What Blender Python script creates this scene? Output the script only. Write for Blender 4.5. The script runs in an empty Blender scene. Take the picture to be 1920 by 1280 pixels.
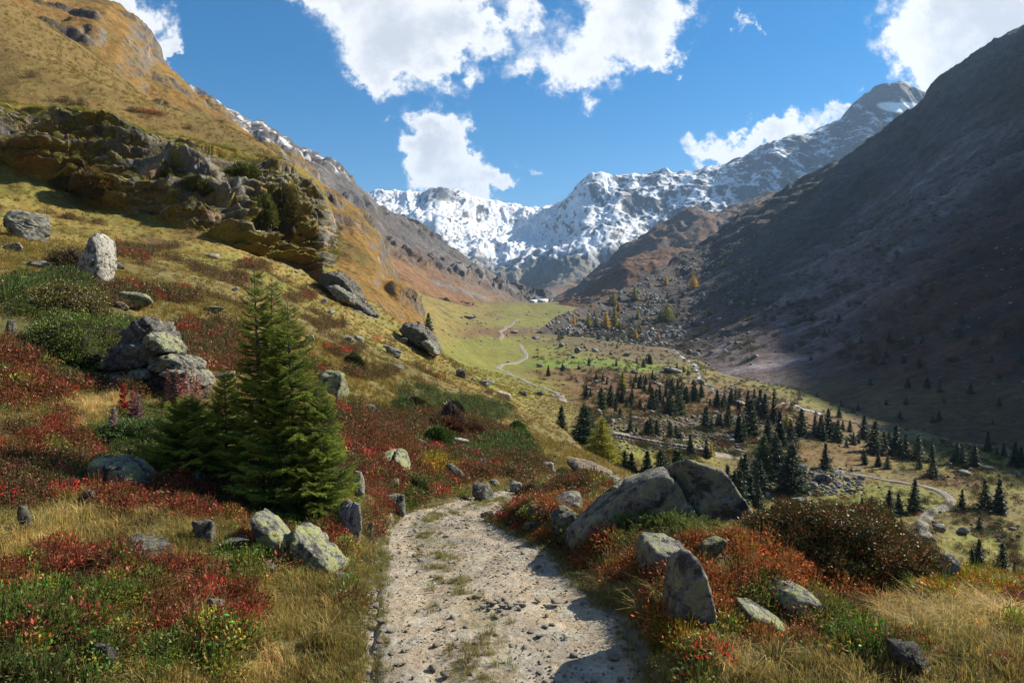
import bpy, bmesh, math, random, time
import numpy as np
from mathutils import Vector, Matrix, Euler
from mathutils.bvhtree import BVHTree
T0 = time.time()
random.seed(7)
RNG = np.random.default_rng(11)
scene = bpy.context.scene
C = scene.collection
R = math.radians

# ------------------------------------------------------------ camera, sky, sun, exposure
PITCH = math.atan(40 / 1280.0)
cam_d = bpy.data.cameras.new('camera'); cam = bpy.data.objects.new('camera', cam_d); C.objects.link(cam)
cam_d.sensor_width = 36; cam_d.lens = 24; cam_d.clip_start = .05; cam_d.clip_end = 30000
cam.rotation_euler = (math.pi / 2 - PITCH, 0, 0); cam.location = (0, 0, 0)
scene.camera = cam
SUN_AZ, SUN_EL = R(66), R(35)          # azimuth clockwise from the view direction (+Y)
SUN = Vector((math.sin(SUN_AZ) * math.cos(SUN_EL), math.cos(SUN_AZ) * math.cos(SUN_EL), math.sin(SUN_EL)))
world = bpy.data.worlds.new('World'); scene.world = world; world.use_nodes = True
scene.view_settings.view_transform = 'Standard'; scene.view_settings.look = 'None'
scene.view_settings.gamma = 1; scene.view_settings.use_curve_mapping = False
scene.view_settings.exposure = 1.12
sun_d = bpy.data.lights.new('sun', 'SUN'); sun_d.energy = 4.8; sun_d.angle = R(.53); sun_d.color = (1, .915, .77)
sun = bpy.data.objects.new('sun', sun_d); C.objects.link(sun)
sun.rotation_euler = (-SUN).to_track_quat('-Z', 'Y').to_euler()
cy = scene.cycles
cy.max_bounces = 5; cy.diffuse_bounces = 2; cy.glossy_bounces = 2; cy.transmission_bounces = 3
cy.volume_bounces = 0; cy.transparent_max_bounces = 6; cy.caustics_reflective = False; cy.caustics_refractive = False
cy.use_denoising = True
cy.sample_clamp_indirect = 4
HAZE_DENSITY = 7.0e-5

class NT:
    """small helper that writes shader node trees"""
    def __init__(s, tree): s.t = tree; s.n = tree.nodes; s.l = tree.links
    def node(s, typ, ins=None, **kw):
        n = s.n.new(typ)
        for k, v in kw.items(): setattr(n, k, v)
        for k, v in (ins or {}).items(): s.put(n.inputs[k], v)
        return n
    def put(s, sock, v):
        if isinstance(v, bpy.types.NodeSocket): s.l.new(v, sock)
        else: sock.default_value = v
    def math(s, op, a, b=None, clamp=False):
        n = s.n.new('ShaderNodeMath'); n.operation = op; n.use_clamp = clamp
        s.put(n.inputs[0], a)
        if b is not None: s.put(n.inputs[1], b)
        return n.outputs[0]
    def vmath(s, op, a, b=None, scale=None):
        n = s.n.new('ShaderNodeVectorMath'); n.operation = op
        s.put(n.inputs[0], a)
        if b is not None: s.put(n.inputs[1], b)
        if scale is not None: s.put(n.inputs[3], scale)
        return n.outputs['Value'] if op in ('LENGTH', 'DISTANCE', 'DOT_PRODUCT') else n.outputs[0]
    def noise(s, vec, scale, detail=4, rough=.55, w=None, dist=0):
        n = s.n.new('ShaderNodeTexNoise'); n.inputs['Scale'].default_value = scale
        n.inputs['Detail'].default_value = detail; n.inputs['Roughness'].default_value = rough
        n.inputs['Distortion'].default_value = dist
        s.put(n.inputs['Vector'], vec); return n
    def ramp(s, fac, a, b, lo=0., hi=1.):
        n = s.n.new('ShaderNodeMapRange'); n.clamp = True; n.interpolation_type = 'SMOOTHSTEP'
        for i, v in enumerate((fac, a, b, lo, hi)): s.put(n.inputs[i], v)
        return n.outputs[0]
    def mix(s, fac, a, b, blend='MIX'):
        n = s.n.new('ShaderNodeMix'); n.data_type = 'RGBA'; n.blend_type = blend
        s.put(n.inputs[0], fac)
        s.put(n.inputs[6], a if isinstance(a, bpy.types.NodeSocket) else (*a[:3], 1))
        s.put(n.inputs[7], b if isinstance(b, bpy.types.NodeSocket) else (*b[:3], 1))
        return n.outputs[2]

def make_world():
    t = NT(world.node_tree); t.n.clear()
    sky = t.node('ShaderNodeTexSky', sky_type='NISHITA', sun_disc=False)
    sky.sun_elevation = SUN_EL; sky.sun_rotation = SUN_AZ; sky.altitude = 2200; sky.air_density = 1.35; sky.dust_density = .15; sky.ozone_density = 3.0
    tc = t.node('ShaderNodeTexCoord'); d = tc.outputs['Generated']
    sep = t.node('ShaderNodeSeparateXYZ', {0: d})
    yy = t.math('MAXIMUM', sep.outputs[1], .02)
    u = t.math('DIVIDE', sep.outputs[0], yy); v = t.math('DIVIDE', sep.outputs[2], yy)
    uv = t.node('ShaderNodeCombineXYZ', {0: u, 1: v}).outputs[0]
    # warp so that the cloud outlines are ragged
    w1 = t.noise(uv, 5.5, 3, .6); w2 = t.noise(uv, 21, 5, .68)
    off1 = t.vmath('SCALE', t.vmath('SUBTRACT', w1.outputs[1], (.5, .5, .5)), scale=.20)
    off2 = t.vmath('SCALE', t.vmath('SUBTRACT', w2.outputs[1], (.5, .5, .5)), scale=.13)
    q = t.vmath('ADD', uv, t.vmath('ADD', off1, off2))
    blobs = [  # centre and radii on the reference picture's 1920-px scale, weight
        (760, 45, 160, 85, 1.1), (790, 110, 140, 75, 1), (700, 150, 50, 50, .62), (850, 105, 50, 40, .5), (610, 5, 90, 22, .7), (735, -30, 190, 60, 1),
        (985, 30, 40, 55, .6), (945, 72, 44, 18, .6),
        (1160, 62, 135, 68, 1.05), (1055, 132, 100, 52, 1.0), (1210, 15, 110, 50, 1), (1190, -20, 120, 40, 1), (1230, 85, 50, 30, .6),
        (812, 258, 72, 52, 1.05), (775, 298, 80, 55, .95), (838, 335, 80, 55, .95), (905, 374, 60, 26, .8), (858, 370, 70, 30, .7), (865, 300, 40, 40, .6),
        (1012, 315, 34, 22, .52), (1010, 250, 10, 10, .35), (1330, 288, 85, 40, .85), (1440, 270, 100, 42, 1), (1510, 290, 80, 60, 1), (1565, 222, 42, 22, .6),
        (1790, 70, 140, 95, 1.15), (1860, 20, 170, 90, 1.2), (1740, 135, 100, 70, 1.1), (1900, 70, 90, 90, 1), (1800, 180, 90, 50, .9),
        (240, 20, 90, 42, .95), (300, 66, 70, 36, .8), (335, 88, 40, 16, .6), (180, -20, 110, 50, 1), (1385, 20, 26, 16, .5)]
    acc = None
    for (px, py, rx, ry, wt) in blobs:
        c = ((px - 960) / 1280, (600 - py) / 1280, 0)
        dv = t.vmath('MULTIPLY', t.vmath('SUBTRACT', q, c), (1280 / rx, 1280 / ry, 0))
        L = t.vmath('DOT_PRODUCT', dv, dv)
        g = t.math('MULTIPLY', t.math('POWER', 2.718, t.math('MULTIPLY', L, -1.5)), wt)
        acc = g if acc is None else t.math('ADD', acc, g)
    # the rest of the sky carries the same kind of broken cloud
    outside = t.ramp(t.vmath('LENGTH', t.node('ShaderNodeCombineXYZ', {0: u, 1: t.math('MULTIPLY', t.math('SUBTRACT', v, .2), 1.6)}).outputs[0]), .85, 1.15)
    gen = t.noise(d, 3.4, 6, .58)
    genm = t.math('MULTIPLY', t.ramp(gen.outputs[0], .53, .66), outside)
    acc = t.math('ADD', t.math('MULTIPLY', acc, t.math('SUBTRACT', 1, outside)), genm)
    fine = t.noise(uv, 34, 8, .66)
    dens = t.math('ADD', acc, t.math('MULTIPLY', t.math('SUBTRACT', fine.outputs[0], .5), .85))
    mask = t.math('POWER', t.ramp(dens, .22, .74), 1.15)
    mask = t.math('MULTIPLY', mask, t.ramp(sep.outputs[2], -.02, .03))
    # thick parts a little greyer
    n3 = t.noise(uv, 9, 6, .6)
    thick = t.ramp(t.math('ADD', dens, t.math('MULTIPLY', t.math('SUBTRACT', n3.outputs[0], .5), 3.6)), .75, 2.1)
    ccol = t.mix(thick, (8.9, 9.0, 9.2), (5.9, 6.2, 6.8))
    skyc = t.node('ShaderNodeHueSaturation', {'Saturation': 1.5, 'Value': 1.0, 'Color': sky.outputs[0]}).outputs[0]
    col = t.mix(mask, skyc, ccol)
    bg = t.node('ShaderNodeBackground', {'Color': col, 'Strength': .055})
    out = t.node('ShaderNodeOutputWorld', {0: bg.outputs[0]})
make_world()

# ------------------------------------------------------------ maths: noise, rays
_p = np.random.default_rng(5).permutation(256); PERM = np.concatenate([_p, _p, _p])
_g = np.random.default_rng(6).normal(size=(256, 3)); GR = _g / np.linalg.norm(_g, axis=1)[:, None]
def pn(P, seed=0):
    """Perlin noise of an (N,3) array, about -1..1"""
    P = np.asarray(P, float) + seed * 17.31
    F = np.floor(P); I = F.astype(int) & 255; f = P - F
    u = f * f * f * (f * (f * 6 - 15) + 10)
    out = 0
    for dx in (0, 1):
        a = PERM[I[:, 0] + dx]; wx = u[:, 0] if dx else 1 - u[:, 0]
        for dy in (0, 1):
            b = PERM[a + I[:, 1] + dy]; wy = u[:, 1] if dy else 1 - u[:, 1]
            for dz in (0, 1):
                g = GR[PERM[b + I[:, 2] + dz] & 255]; wz = u[:, 2] if dz else 1 - u[:, 2]
                out = out + wx * wy * wz * (g[:, 0] * (f[:, 0] - dx) + g[:, 1] * (f[:, 1] - dy) + g[:, 2] * (f[:, 2] - dz))
    return out * 1.6
def fbm(P, lam, octs=5, gain=.5, seed=0, ridged=False):
    P = np.asarray(P, float); a = 1.; s = 0.; tot = 0.
    for o in range(octs):
        n = pn(P / lam, seed + o)
        if ridged: n = 1 - 2 * np.abs(n)
        s = s + a * n; tot += a; a *= gain; lam *= .5
    return s / tot
def cells(P, lam, seed=0):
    """per-cell random value and distance to the nearest jittered cell centre"""
    Q = np.asarray(P, float) / lam + seed * 3.7; F = np.floor(Q).astype(int)
    best = np.full(len(Q), 9e9); val = np.zeros(len(Q)); sec = np.full(len(Q), 9e9)
    for dx in (-1, 0, 1):
        for dy in (-1, 0, 1):
            for dz in (-1, 0, 1):
                c = F + (dx, dy, dz)
                h = PERM[PERM[PERM[c[:, 0] & 255] + (c[:, 1] & 255)] + (c[:, 2] & 255)] & 255
                j = c + .5 + .42 * GR[h]
                d = ((Q - j) ** 2).sum(1); m = d < best
                sec = np.where(m, best, np.minimum(sec, d)); best = np.where(m, d, best); val = np.where(m, h / 255., val)
    return val, np.sqrt(sec) - np.sqrt(best)
def facets(P, lam, seed=0):
    """angular relief: every cell is a randomly tilted plane; also the distance to the cell border"""
    Q = np.asarray(P, float) / lam + seed * 5.1; F = np.floor(Q).astype(int); best = np.full(len(Q), 9e9); sec = best.copy(); val = np.zeros(len(Q))
    for dx in (-1, 0, 1):
        for dy in (-1, 0, 1):
            for dz in (-1, 0, 1):
                c = F + (dx, dy, dz); h = PERM[PERM[PERM[c[:, 0] & 255] + (c[:, 1] & 255)] + (c[:, 2] & 255)] & 255
                o = Q - (c + .5 + .42 * GR[h]); d = (o ** 2).sum(1); m = d < best; h2 = PERM[h + 71] & 255
                sec = np.where(m, best, np.minimum(sec, d)); best = np.where(m, d, best); val = np.where(m, (o * GR[h2]).sum(1) * 1.1 + (h2 / 255. - .5) * .55, val)
    return val, np.sqrt(sec) - np.sqrt(best)
def sstep(x, a, b):
    t = np.clip((np.asarray(x, float) - a) / (b - a), 0, 1); return t * t * (3 - 2 * t)
def ray(px, py):
    """direction (y = 1) of a reference pixel; works on arrays"""
    u = (np.asarray(px, float) - 960) / 1280; v = (640 - np.asarray(py, float)) / 1280
    yy = math.cos(PITCH) + v * math.sin(PITCH); zz = -math.sin(PITCH) + v * math.cos(PITCH)
    return u / yy, zz / yy
def P3(px, py, Y):
    u, s = ray(px, py); return np.array([u * Y, Y, s * Y], float) if np.ndim(px) == 0 else np.stack([u * Y, np.asarray(Y, float), s * Y], -1)
def project(P):
    P = np.asarray(P, float); cp, sp = math.cos(PITCH), math.sin(PITCH)
    d = np.maximum(P[..., 1] * cp - P[..., 2] * sp, 1e-3); v = P[..., 1] * sp + P[..., 2] * cp
    return 960 + 1280 * P[..., 0] / d, 640 - 1280 * v / d

# ------------------------------------------------------------ object helpers
def tag(o, label=None, cat=None, group=None, kind=None):
    if label: o['label'] = label
    if cat: o['category'] = cat
    if group: o['group'] = group
    if kind: o['kind'] = kind
    return o
def mesh_np(name, V, F, mat=None, col=None, smooth=True, mask=None):
    """mesh from numpy arrays; F is (n,3) or (n,4)"""
    me = bpy.data.meshes.new(name); V = np.ascontiguousarray(V, np.float32); F = np.ascontiguousarray(F, np.int32)
    n, k = F.shape
    me.vertices.add(len(V)); me.vertices.foreach_set('co', V.ravel())
    me.loops.add(n * k); me.loops.foreach_set('vertex_index', F.ravel())
    me.polygons.add(n); me.polygons.foreach_set('loop_start', np.arange(0, n * k, k, dtype=np.int32))
    if smooth: me.polygons.foreach_set('use_smooth', np.ones(n, bool))
    me.update(calc_edges=True)
    if col is not None:
        a = me.color_attributes.new('col', 'FLOAT_COLOR', 'POINT')
        a.data.foreach_set('color', np.ascontiguousarray(np.concatenate([col, np.ones((len(col), 1))], 1), np.float32).ravel())
    if mat: me.materials.append(mat)
    return me
def obj(name, me, parent=None, loc=(0, 0, 0), rot=None, scale=None):
    o = bpy.data.objects.new(name, me); C.objects.link(o); o.parent = parent; o.location = loc
    if rot: o.rotation_euler = rot
    if scale: o.scale = scale if hasattr(scale, '__len__') else (scale,) * 3
    return o
def grid_faces(nu, nv):
    i = np.arange(nu - 1)[:, None] * nv + np.arange(nv - 1)[None]; i = i.ravel()
    return np.stack([i, i + nv, i + nv + 1, i + 1], 1)
def grid_normals(G):
    du = np.gradient(G, axis=0); dv = np.gradient(G, axis=1); n = np.cross(du, dv)
    n /= np.maximum(np.linalg.norm(n, axis=-1, keepdims=True), 1e-9); n[n[..., 2] < 0] *= -1
    return n

# ------------------------------------------------------------ materials
def new_mat(name):
    m = bpy.data.materials.new(name); m.use_nodes = True; t = NT(m.node_tree); t.n.clear()
    out = t.node('ShaderNodeOutputMaterial'); b = t.node('ShaderNodeBsdfPrincipled'); t.l.new(b.outputs[0], out.inputs[0])
    b.inputs['Specular IOR Level'].default_value = .25; b.inputs['Roughness'].default_value = .9
    return m, t, b
def terrain_mat(name, fine, bump, contrast=.5, tintn=None, coarse=6.):
    """albedo from the mesh attribute 'col', broken up by noise at a few wavelengths (fine, in metres)"""
    m, t, b = new_mat(name)
    at = t.node('ShaderNodeAttribute', attribute_name='col').outputs[0]
    pos = t.node('ShaderNodeNewGeometry').outputs['Position']
    n1 = t.noise(pos, 1 / fine, 6, .68); n2 = t.noise(pos, 1 / (fine * coarse), 5, .6)
    k = t.math('ADD', t.math('MULTIPLY', t.ramp(n1.outputs[0], .32, .68), contrast), 1 - contrast * .5)
    k2 = t.math('ADD', t.math('MULTIPLY', t.ramp(n2.outputs[0], .3, .7), contrast * .6), 1 - contrast * .3)
    kk = t.math('MULTIPLY', k, k2)
    c = t.vmath('SCALE', at, scale=kk)
    n3 = t.noise(pos, 1 / (fine * coarse * 6), 4, .6); c = t.vmath('SCALE', c, scale=t.math('ADD', t.math('MULTIPLY', t.ramp(n3.outputs[0], .3, .7), contrast * .45), 1 - contrast * .22))
    warm = t.mix(t.ramp(n2.outputs[0], .42, .62), (1.06, 1.0, .9), (.94, 1.0, 1.02))
    c = t.mix(1, c, warm, 'MULTIPLY')
    t.put(b.inputs['Base Color'], c)
    bp = t.node('ShaderNodeBump', {'Strength': bump, 'Distance': fine * .6, 'Height': t.math('ADD', n1.outputs[0], t.math('MULTIPLY', n2.outputs[0], 1.5))})
    t.put(b.inputs['Normal'], bp.outputs[0])
    return m
# ------------------------------------------------------------ the near ground and the valley floor: one height field
# control points: reference pixel and distance ahead; height follows from the ray
CP = []
def cp(px, pts):
    for py, Y in pts: CP.append(P3(px, py, Y))
cp(-250, [(1280, 3.4), (1000, 5.0), (800, 7.6), (600, 14), (420, 34), (290, 72), (180, 84), (0, 110)])
cp(0, [(1280, 3.7), (1100, 4.7), (950, 6.0), (800, 8.3), (700, 10.8), (560, 17), (450, 33), (330, 70), (185, 80), (60, 110), (0, 140)])
cp(180, [(1280, 3.9), (1050, 5.6), (900, 7.7), (760, 10.8), (620, 17), (500, 33), (370, 74), (215, 84), (150, 120)])
cp(320, [(1280, 4.0), (1100, 5.2), (1000, 6.4), (900, 8.0), (800, 10.2), (700, 14), (600, 24), (500, 44), (425, 74), (258, 88), (222, 125)])
cp(480, [(1280, 4.2), (1100, 5.6), (1000, 7.1), (920, 8.8), (800, 12), (700, 18), (600, 32), (500, 64), (472, 78), (298, 92), (290, 125)])
cp(560, [(1280, 4.3), (1050, 6.6), (500, 84), (335, 98), (330, 125)])
cp(640, [(1280, 4.4), (1100, 5.9), (1000, 7.8), (920, 9.6), (850, 13), (750, 22), (640, 45), (570, 78), (540, 100), (552, 125)])
cp(700, [(1280, 4.4), (1100, 6.0), (985, 8.8), (600, 78), (575, 96)])
cp(820, [(1280, 4.4), (1100, 6.0), (1000, 8.7), (962, 11), (900, 15.5), (850, 21), (780, 36), (700, 68), (660, 95), (668, 115)])
cp(900, [(1100, 6.0), (1000, 8.8), (950, 12.2), (900, 16), (850, 22), (780, 42), (718, 78)])
cp(960, [(1280, 4.4), (1100, 6.0), (940, 13), (900, 18), (850, 25), (790, 46), (752, 70)])
cp(1050, [(1280, 4.4), (1150, 5.3), (1050, 7.2), (905, 18), (870, 25), (835, 40), (803, 60)])
cp(1130, [(1280, 4.4), (1150, 5.3), (1060, 7.0), (905, 19), (880, 26), (862, 38)])
cp(1180, [(1280, 4.3), (1160, 5.2), (1080, 6.4), (1000, 8.2), (903, 19.5), (895, 28)])
cp(1300, [(1280, 4.2), (1160, 5.0), (1080, 6.2), (1010, 8.4), (965, 11)])
cp(1450, [(1280, 4.15), (1150, 5.2), (1060, 6.9), (1005, 9.2), (985, 11)])
cp(1600, [(1280, 4.15), (1150, 5.3), (1080, 6.9), (1055, 8.6), (1060, 10.5)])
cp(1780, [(1280, 4.15), (1180, 5.1), (1110, 6.4), (1090, 8.4)])
cp(1920, [(1280, 4.15), (1180, 5.2), (1120, 6.8), (1118, 8.2)])
cp(2150, [(1280, 4.1), (1150, 6.0), (1150, 8.0)])
# bank above the track on its right side
for x, y, z in [(.55, 9.6, -2.72), (.9, 10.6, -2.8), (1.3, 11.8, -2.95), (2.0, 12.6, -3.2), (.0, 10.4, -2.86), (.25, 11.6, -3.05),
                # the track beyond the bend
                (.3, 13.5, -3.55), (1.0, 15.5, -3.85), (2.2, 17.6, -4.25), (3.3, 19.4, -4.65), (4.4, 22, -5.4),
                # hidden drop from the terrace to the valley floor
                (4.2, 14, -5.0), (7, 16, -6.2), (12, 15, -6.2), (17, 14, -6.5), (8, 26, -9.6), (14, 26, -10.5), (24, 26, -11.5), (34, 24, -11.5),
                (12, 40, -14.2), (24, 42, -17.5), (40, 42, -19), (60, 40, -21), (18, 60, -19.5), (36, 62, -24), (60, 60, -27), (90, 50, -28),
                (6, 45, -11.0), (10, 62, -15.2), (3, 82, -13.6), (8, 95, -17.0), (0, 110, -12.6),
                (-6, 130, -11.5), (-14, 150, -9.8), (3, 140, -15.8), (-30, 160, -2),
                # round the back of the camera
                (0, .6, -1.86), (-.8, .6, -1.7), (.9, .6, -1.92), (0, -2, -1.6), (-3, 0, -.6), (-3, 2.2, -.95), (4, 0, -2.3), (0, -6, -1.5), (-8, -3, 1.6), (8, -3, -3.2), (-30, 0, 13), (-30, -25, 12),
                (30, 0, -13), (30, -25, -11), (0, -30, 2), (-110, 20, 62), (-110, -60, 60), (110, -60, -26), (0, -110, 8), (110, 0, -28), (-300, 0, 170),
                (-300, -300, 160), (300, -300, 60), (0, -400, 40), (400, 0, 120), (-400, 300, 230), (-260, 420, 150), (-90, 330, 40), (-70, 250, 30)]:
    CP.append(np.array([x, y, z], float))
# valley floor
for px, py, Y in [(1900, 1085, 74), (1730, 1005, 84), (1780, 940, 104), (1600, 890, 121), (1700, 912, 112), (1450, 930, 104), (1350, 900, 108), (1250, 872, 100), (1200, 900, 60),
                  (1420, 862, 120), (1300, 838, 116), (1160, 818, 108), (1900, 850, 148), (1750, 835, 160), (1570, 765, 206), (1900, 950, 104), (1700, 870, 135),
                  (1500, 800, 160), (1350, 760, 175), (1200, 745, 180), (1050, 745, 165), (1440, 720, 262), (1300, 685, 310), (1150, 690, 265), (1000, 715, 195),
                  (935, 692, 235), (860, 680, 200), (985, 668, 290), (1100, 665, 330), (860, 645, 285), (1240, 655, 395), (1050, 632, 450), (960, 640, 390), (840, 622, 330), (1045, 612, 620), (950, 605, 560),
                  (870, 600, 420), (1000, 585, 800), (1080, 583, 800), (920, 585, 700), (1020, 566, 1150), (1090, 568, 1100), (1000, 566, 1100), (940, 570, 850)]:
    CP.append(P3(px, py, Y))
for a_ in range(-170, 180, 14):
    for rr_, zz_ in ((1500, -60),):
        CP.append(np.array([math.sin(R(a_)) * rr_, math.cos(R(a_)) * rr_, zz_ + (90 if abs(a_ - 3) < 12 else 0)], float))
CP = np.array(CP)
_r = np.hypot(CP[:, 0], CP[:, 1]); _th = np.arctan2(CP[:, 0], CP[:, 1])
_f = np.stack([_th * 2.2, np.log(_r)], 1); _s = CP[:, 2] / _r
# the azimuth wraps round behind the camera
for k in (-1, 1):
    m = (_th * k < -1.2)
    _f = np.concatenate([_f, _f[:len(_th)][m] + (k * 2 * math.pi * 2.2, 0)]); _s = np.concatenate([_s, _s[:len(_th)][m]])
def _kern(d2): return np.sqrt(d2 + .0015)
_D = ((_f[:, None] - _f[None]) ** 2).sum(-1)
_n = len(_f); _A = np.zeros((_n + 3, _n + 3)); _A[:_n, :_n] = _kern(_D) - np.eye(_n) * .004
_A[:_n, _n] = 1; _A[:_n, _n + 1:] = _f; _A[_n, :_n] = 1; _A[_n + 1:, :_n] = _f.T
_w = np.linalg.solve(_A, np.concatenate([_s, [0, 0, 0]]))
def base_z(x, y):
    r = np.maximum(np.hypot(x, y), .3); th = np.arctan2(x, y); q = np.stack([th * 2.2, np.log(r)], 1); out = np.empty(len(r))
    for i in range(0, len(q), 20000):
        k = q[i:i + 20000]; out[i:i + 20000] = _kern(((k[:, None] - _f[None]) ** 2).sum(-1)) @ _w[:_n] + _w[_n] + k @ _w[_n + 1:]
    return out * r
# the track: centre line (left and right edges read off the picture)
EDGE = [(1400, 690, 1270, 3.5), (1280, 690, 1235, 4.4), (1200, 692, 1195, 5.0), (1150, 696, 1150, 5.4), (1100, 702, 1100, 6.0), (1050, 706, 1045, 7.2), (1000, 712, 960, 8.8), (975, 740, 925, 10.2)]
TRACK = []
for py, a, b, Y in EDGE:
    A = P3(a, py, Y); B = P3(b, py, Y); TRACK.append(((A[0] + B[0]) / 2, Y, (B[0] - A[0]) / 2))
TRACK = [(TRACK[0][0] + .03 * 0, -3.5, .95), (TRACK[0][0], 0, .95)] + TRACK[0:] + [(-.62, 11.4, .86), (-.28, 12.6, .85), (.35, 13.9, .85), (1.3, 15.6, .85), (2.4, 17.6, .85), (3.5, 19.6, .85), (4.7, 22.4, .85), (6.6, 27, .85), (8.6, 34, .9)]
TRACK = np.array(TRACK)
def dense_line(pts, n):
    """Catmull-Rom through points, n samples by arc length"""
    P = np.asarray(pts, float); Q = np.concatenate([[2 * P[0] - P[1]], P, [2 * P[-1] - P[-2]]]); out = []
    for i in range(1, len(Q) - 2):
        t = np.linspace(0, 1, 24, endpoint=False)[:, None]; a, b, c, d = Q[i - 1:i + 3]
        out.append(.5 * (2 * b + (c - a) * t + (2 * a - 5 * b + 4 * c - d) * t ** 2 + (3 * b - a - 3 * c + d) * t ** 3))
    out = np.concatenate(out + [P[-1:]]); s = np.concatenate([[0], np.cumsum(np.linalg.norm(np.diff(out[:, :2], axis=0), axis=1))])
    u = np.linspace(0, s[-1], n); return np.stack([np.interp(u, s, out[:, k]) for k in range(out.shape[1])], 1)
TL = dense_line(TRACK, 500)
_tz = base_z(TL[:, 0], TL[:, 1]); _k = np.hanning(41); _k /= _k.sum()
_tz = np.convolve(np.pad(_tz, 20, 'edge'), _k, 'valid')
TL = np.column_stack([TL, _tz])                                   # x, y, half width, z
def track_near(x, y):
    """signed side distance to the centre line in half widths, its height; 9 where far off"""
    d = np.full(len(x), 9.); zz = np.zeros(len(x)); m = (np.hypot(x, y) < 45); idx = np.where(m)[0]
    for i in range(0, len(idx), 30000):
        j = idx[i:i + 30000]; D = (x[j, None] - TL[None, :, 0]) ** 2 + (y[j, None] - TL[None, :, 1]) ** 2
        k = D.argmin(1); d[j] = np.sqrt(D[np.arange(len(j)), k]) / TL[k, 2]; zz[j] = TL[k, 3]
    return d, zz
def ground_fn(x, y):
    x = np.asarray(x, float); y = np.asarray(y, float)
    z = base_z(x, y); r = np.hypot(x, y); P = np.stack([x, y, 0 * x], 1)
    amp = {46: 1.0, 21: .62, 10: .42, 5: .28, 2.4: .15, 1.1: .075, .5: .035, .24: .014}
    d, tz = track_near(x, y)
    n = 0
    for i, (lam, a) in enumerate(amp.items()):
        n = n + a * pn(P / lam, 40 + i) * sstep(r, lam * .8, lam * 4.5)
    n = n * (1 - .45 * sstep(x - 12, 0, 60) * sstep(r, 90, 200))
    hum = (1 - np.abs(pn(P / .9, 60))) ** 3 * .10 * (1 - sstep(r, 60, 160))
    z = z + n + hum * sstep(r, 2, 5)
    rt = (x > np.interp(y, TL[:, 1], TL[:, 0])) & (y < 13.2); z = z + .24 * sstep(d, 1.08, 1.4) * (1 - sstep(d, 2.6, 4.2)) * rt * sstep(y, 5, 6.4) * (1 - sstep(y, 8.8, 10.8))
    w = 1 - sstep(d, .85, 1.35)
    z = z * (1 - w) + (tz - .05) * w
    return z
TH = np.concatenate([np.linspace(-math.pi, R(-44), 50, endpoint=False), np.linspace(R(-44), R(44), 620), np.linspace(R(44), math.pi, 51)[1:]])
LR = np.concatenate([np.linspace(math.log(.35), math.log(3.0), 20, endpoint=False), np.linspace(math.log(3.0), math.log(240), 350, endpoint=False), np.linspace(math.log(240), math.log(1500), 70)])
_T, _L = np.meshgrid(TH, LR, indexing='ij')
GX = np.sin(_T) * np.exp(_L); GY = np.cos(_T) * np.exp(_L)
GZ = ground_fn(GX.ravel(), GY.ravel()).reshape(GX.shape); GZ[-1] = GZ[0]
G = np.stack([GX, GY, GZ], -1)
def gz(x, y):
    """height of the ground mesh, bilinear in the polar grid"""
    x = np.atleast_1d(np.asarray(x, float)); y = np.atleast_1d(np.asarray(y, float))
    fi = np.interp(np.arctan2(x, y), TH, np.arange(len(TH))); fj = np.interp(np.log(np.maximum(np.hypot(x, y), .35)), LR, np.arange(len(LR)))
    i = np.minimum(fi.astype(int), len(TH) - 2); j = np.minimum(fj.astype(int), len(LR) - 2); a = fi - i; b = fj - j
    return GZ[i, j] * (1 - a) * (1 - b) + GZ[i + 1, j] * a * (1 - b) + GZ[i, j + 1] * (1 - a) * b + GZ[i + 1, j + 1] * a * b
_tt = np.exp(np.linspace(math.log(1.5), math.log(1450), 1500))
def hit(px, py, ymin=0., ymax=1e9, fall=None):
    """the point of the ground seen at a pixel"""
    u, s = ray(px, py); n = math.sqrt(1 + u * u); Y = _tt / n; x = u * Y; z = s * Y
    below = (z < gz(x, Y)) & (Y > ymin)
    if below.any():
        k = int(np.argmax(below)); k = max(k, 1)
        if Y[k] < ymax: return np.array([x[k], Y[k], float(gz(x[k], Y[k])[0])])
    return fall

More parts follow.
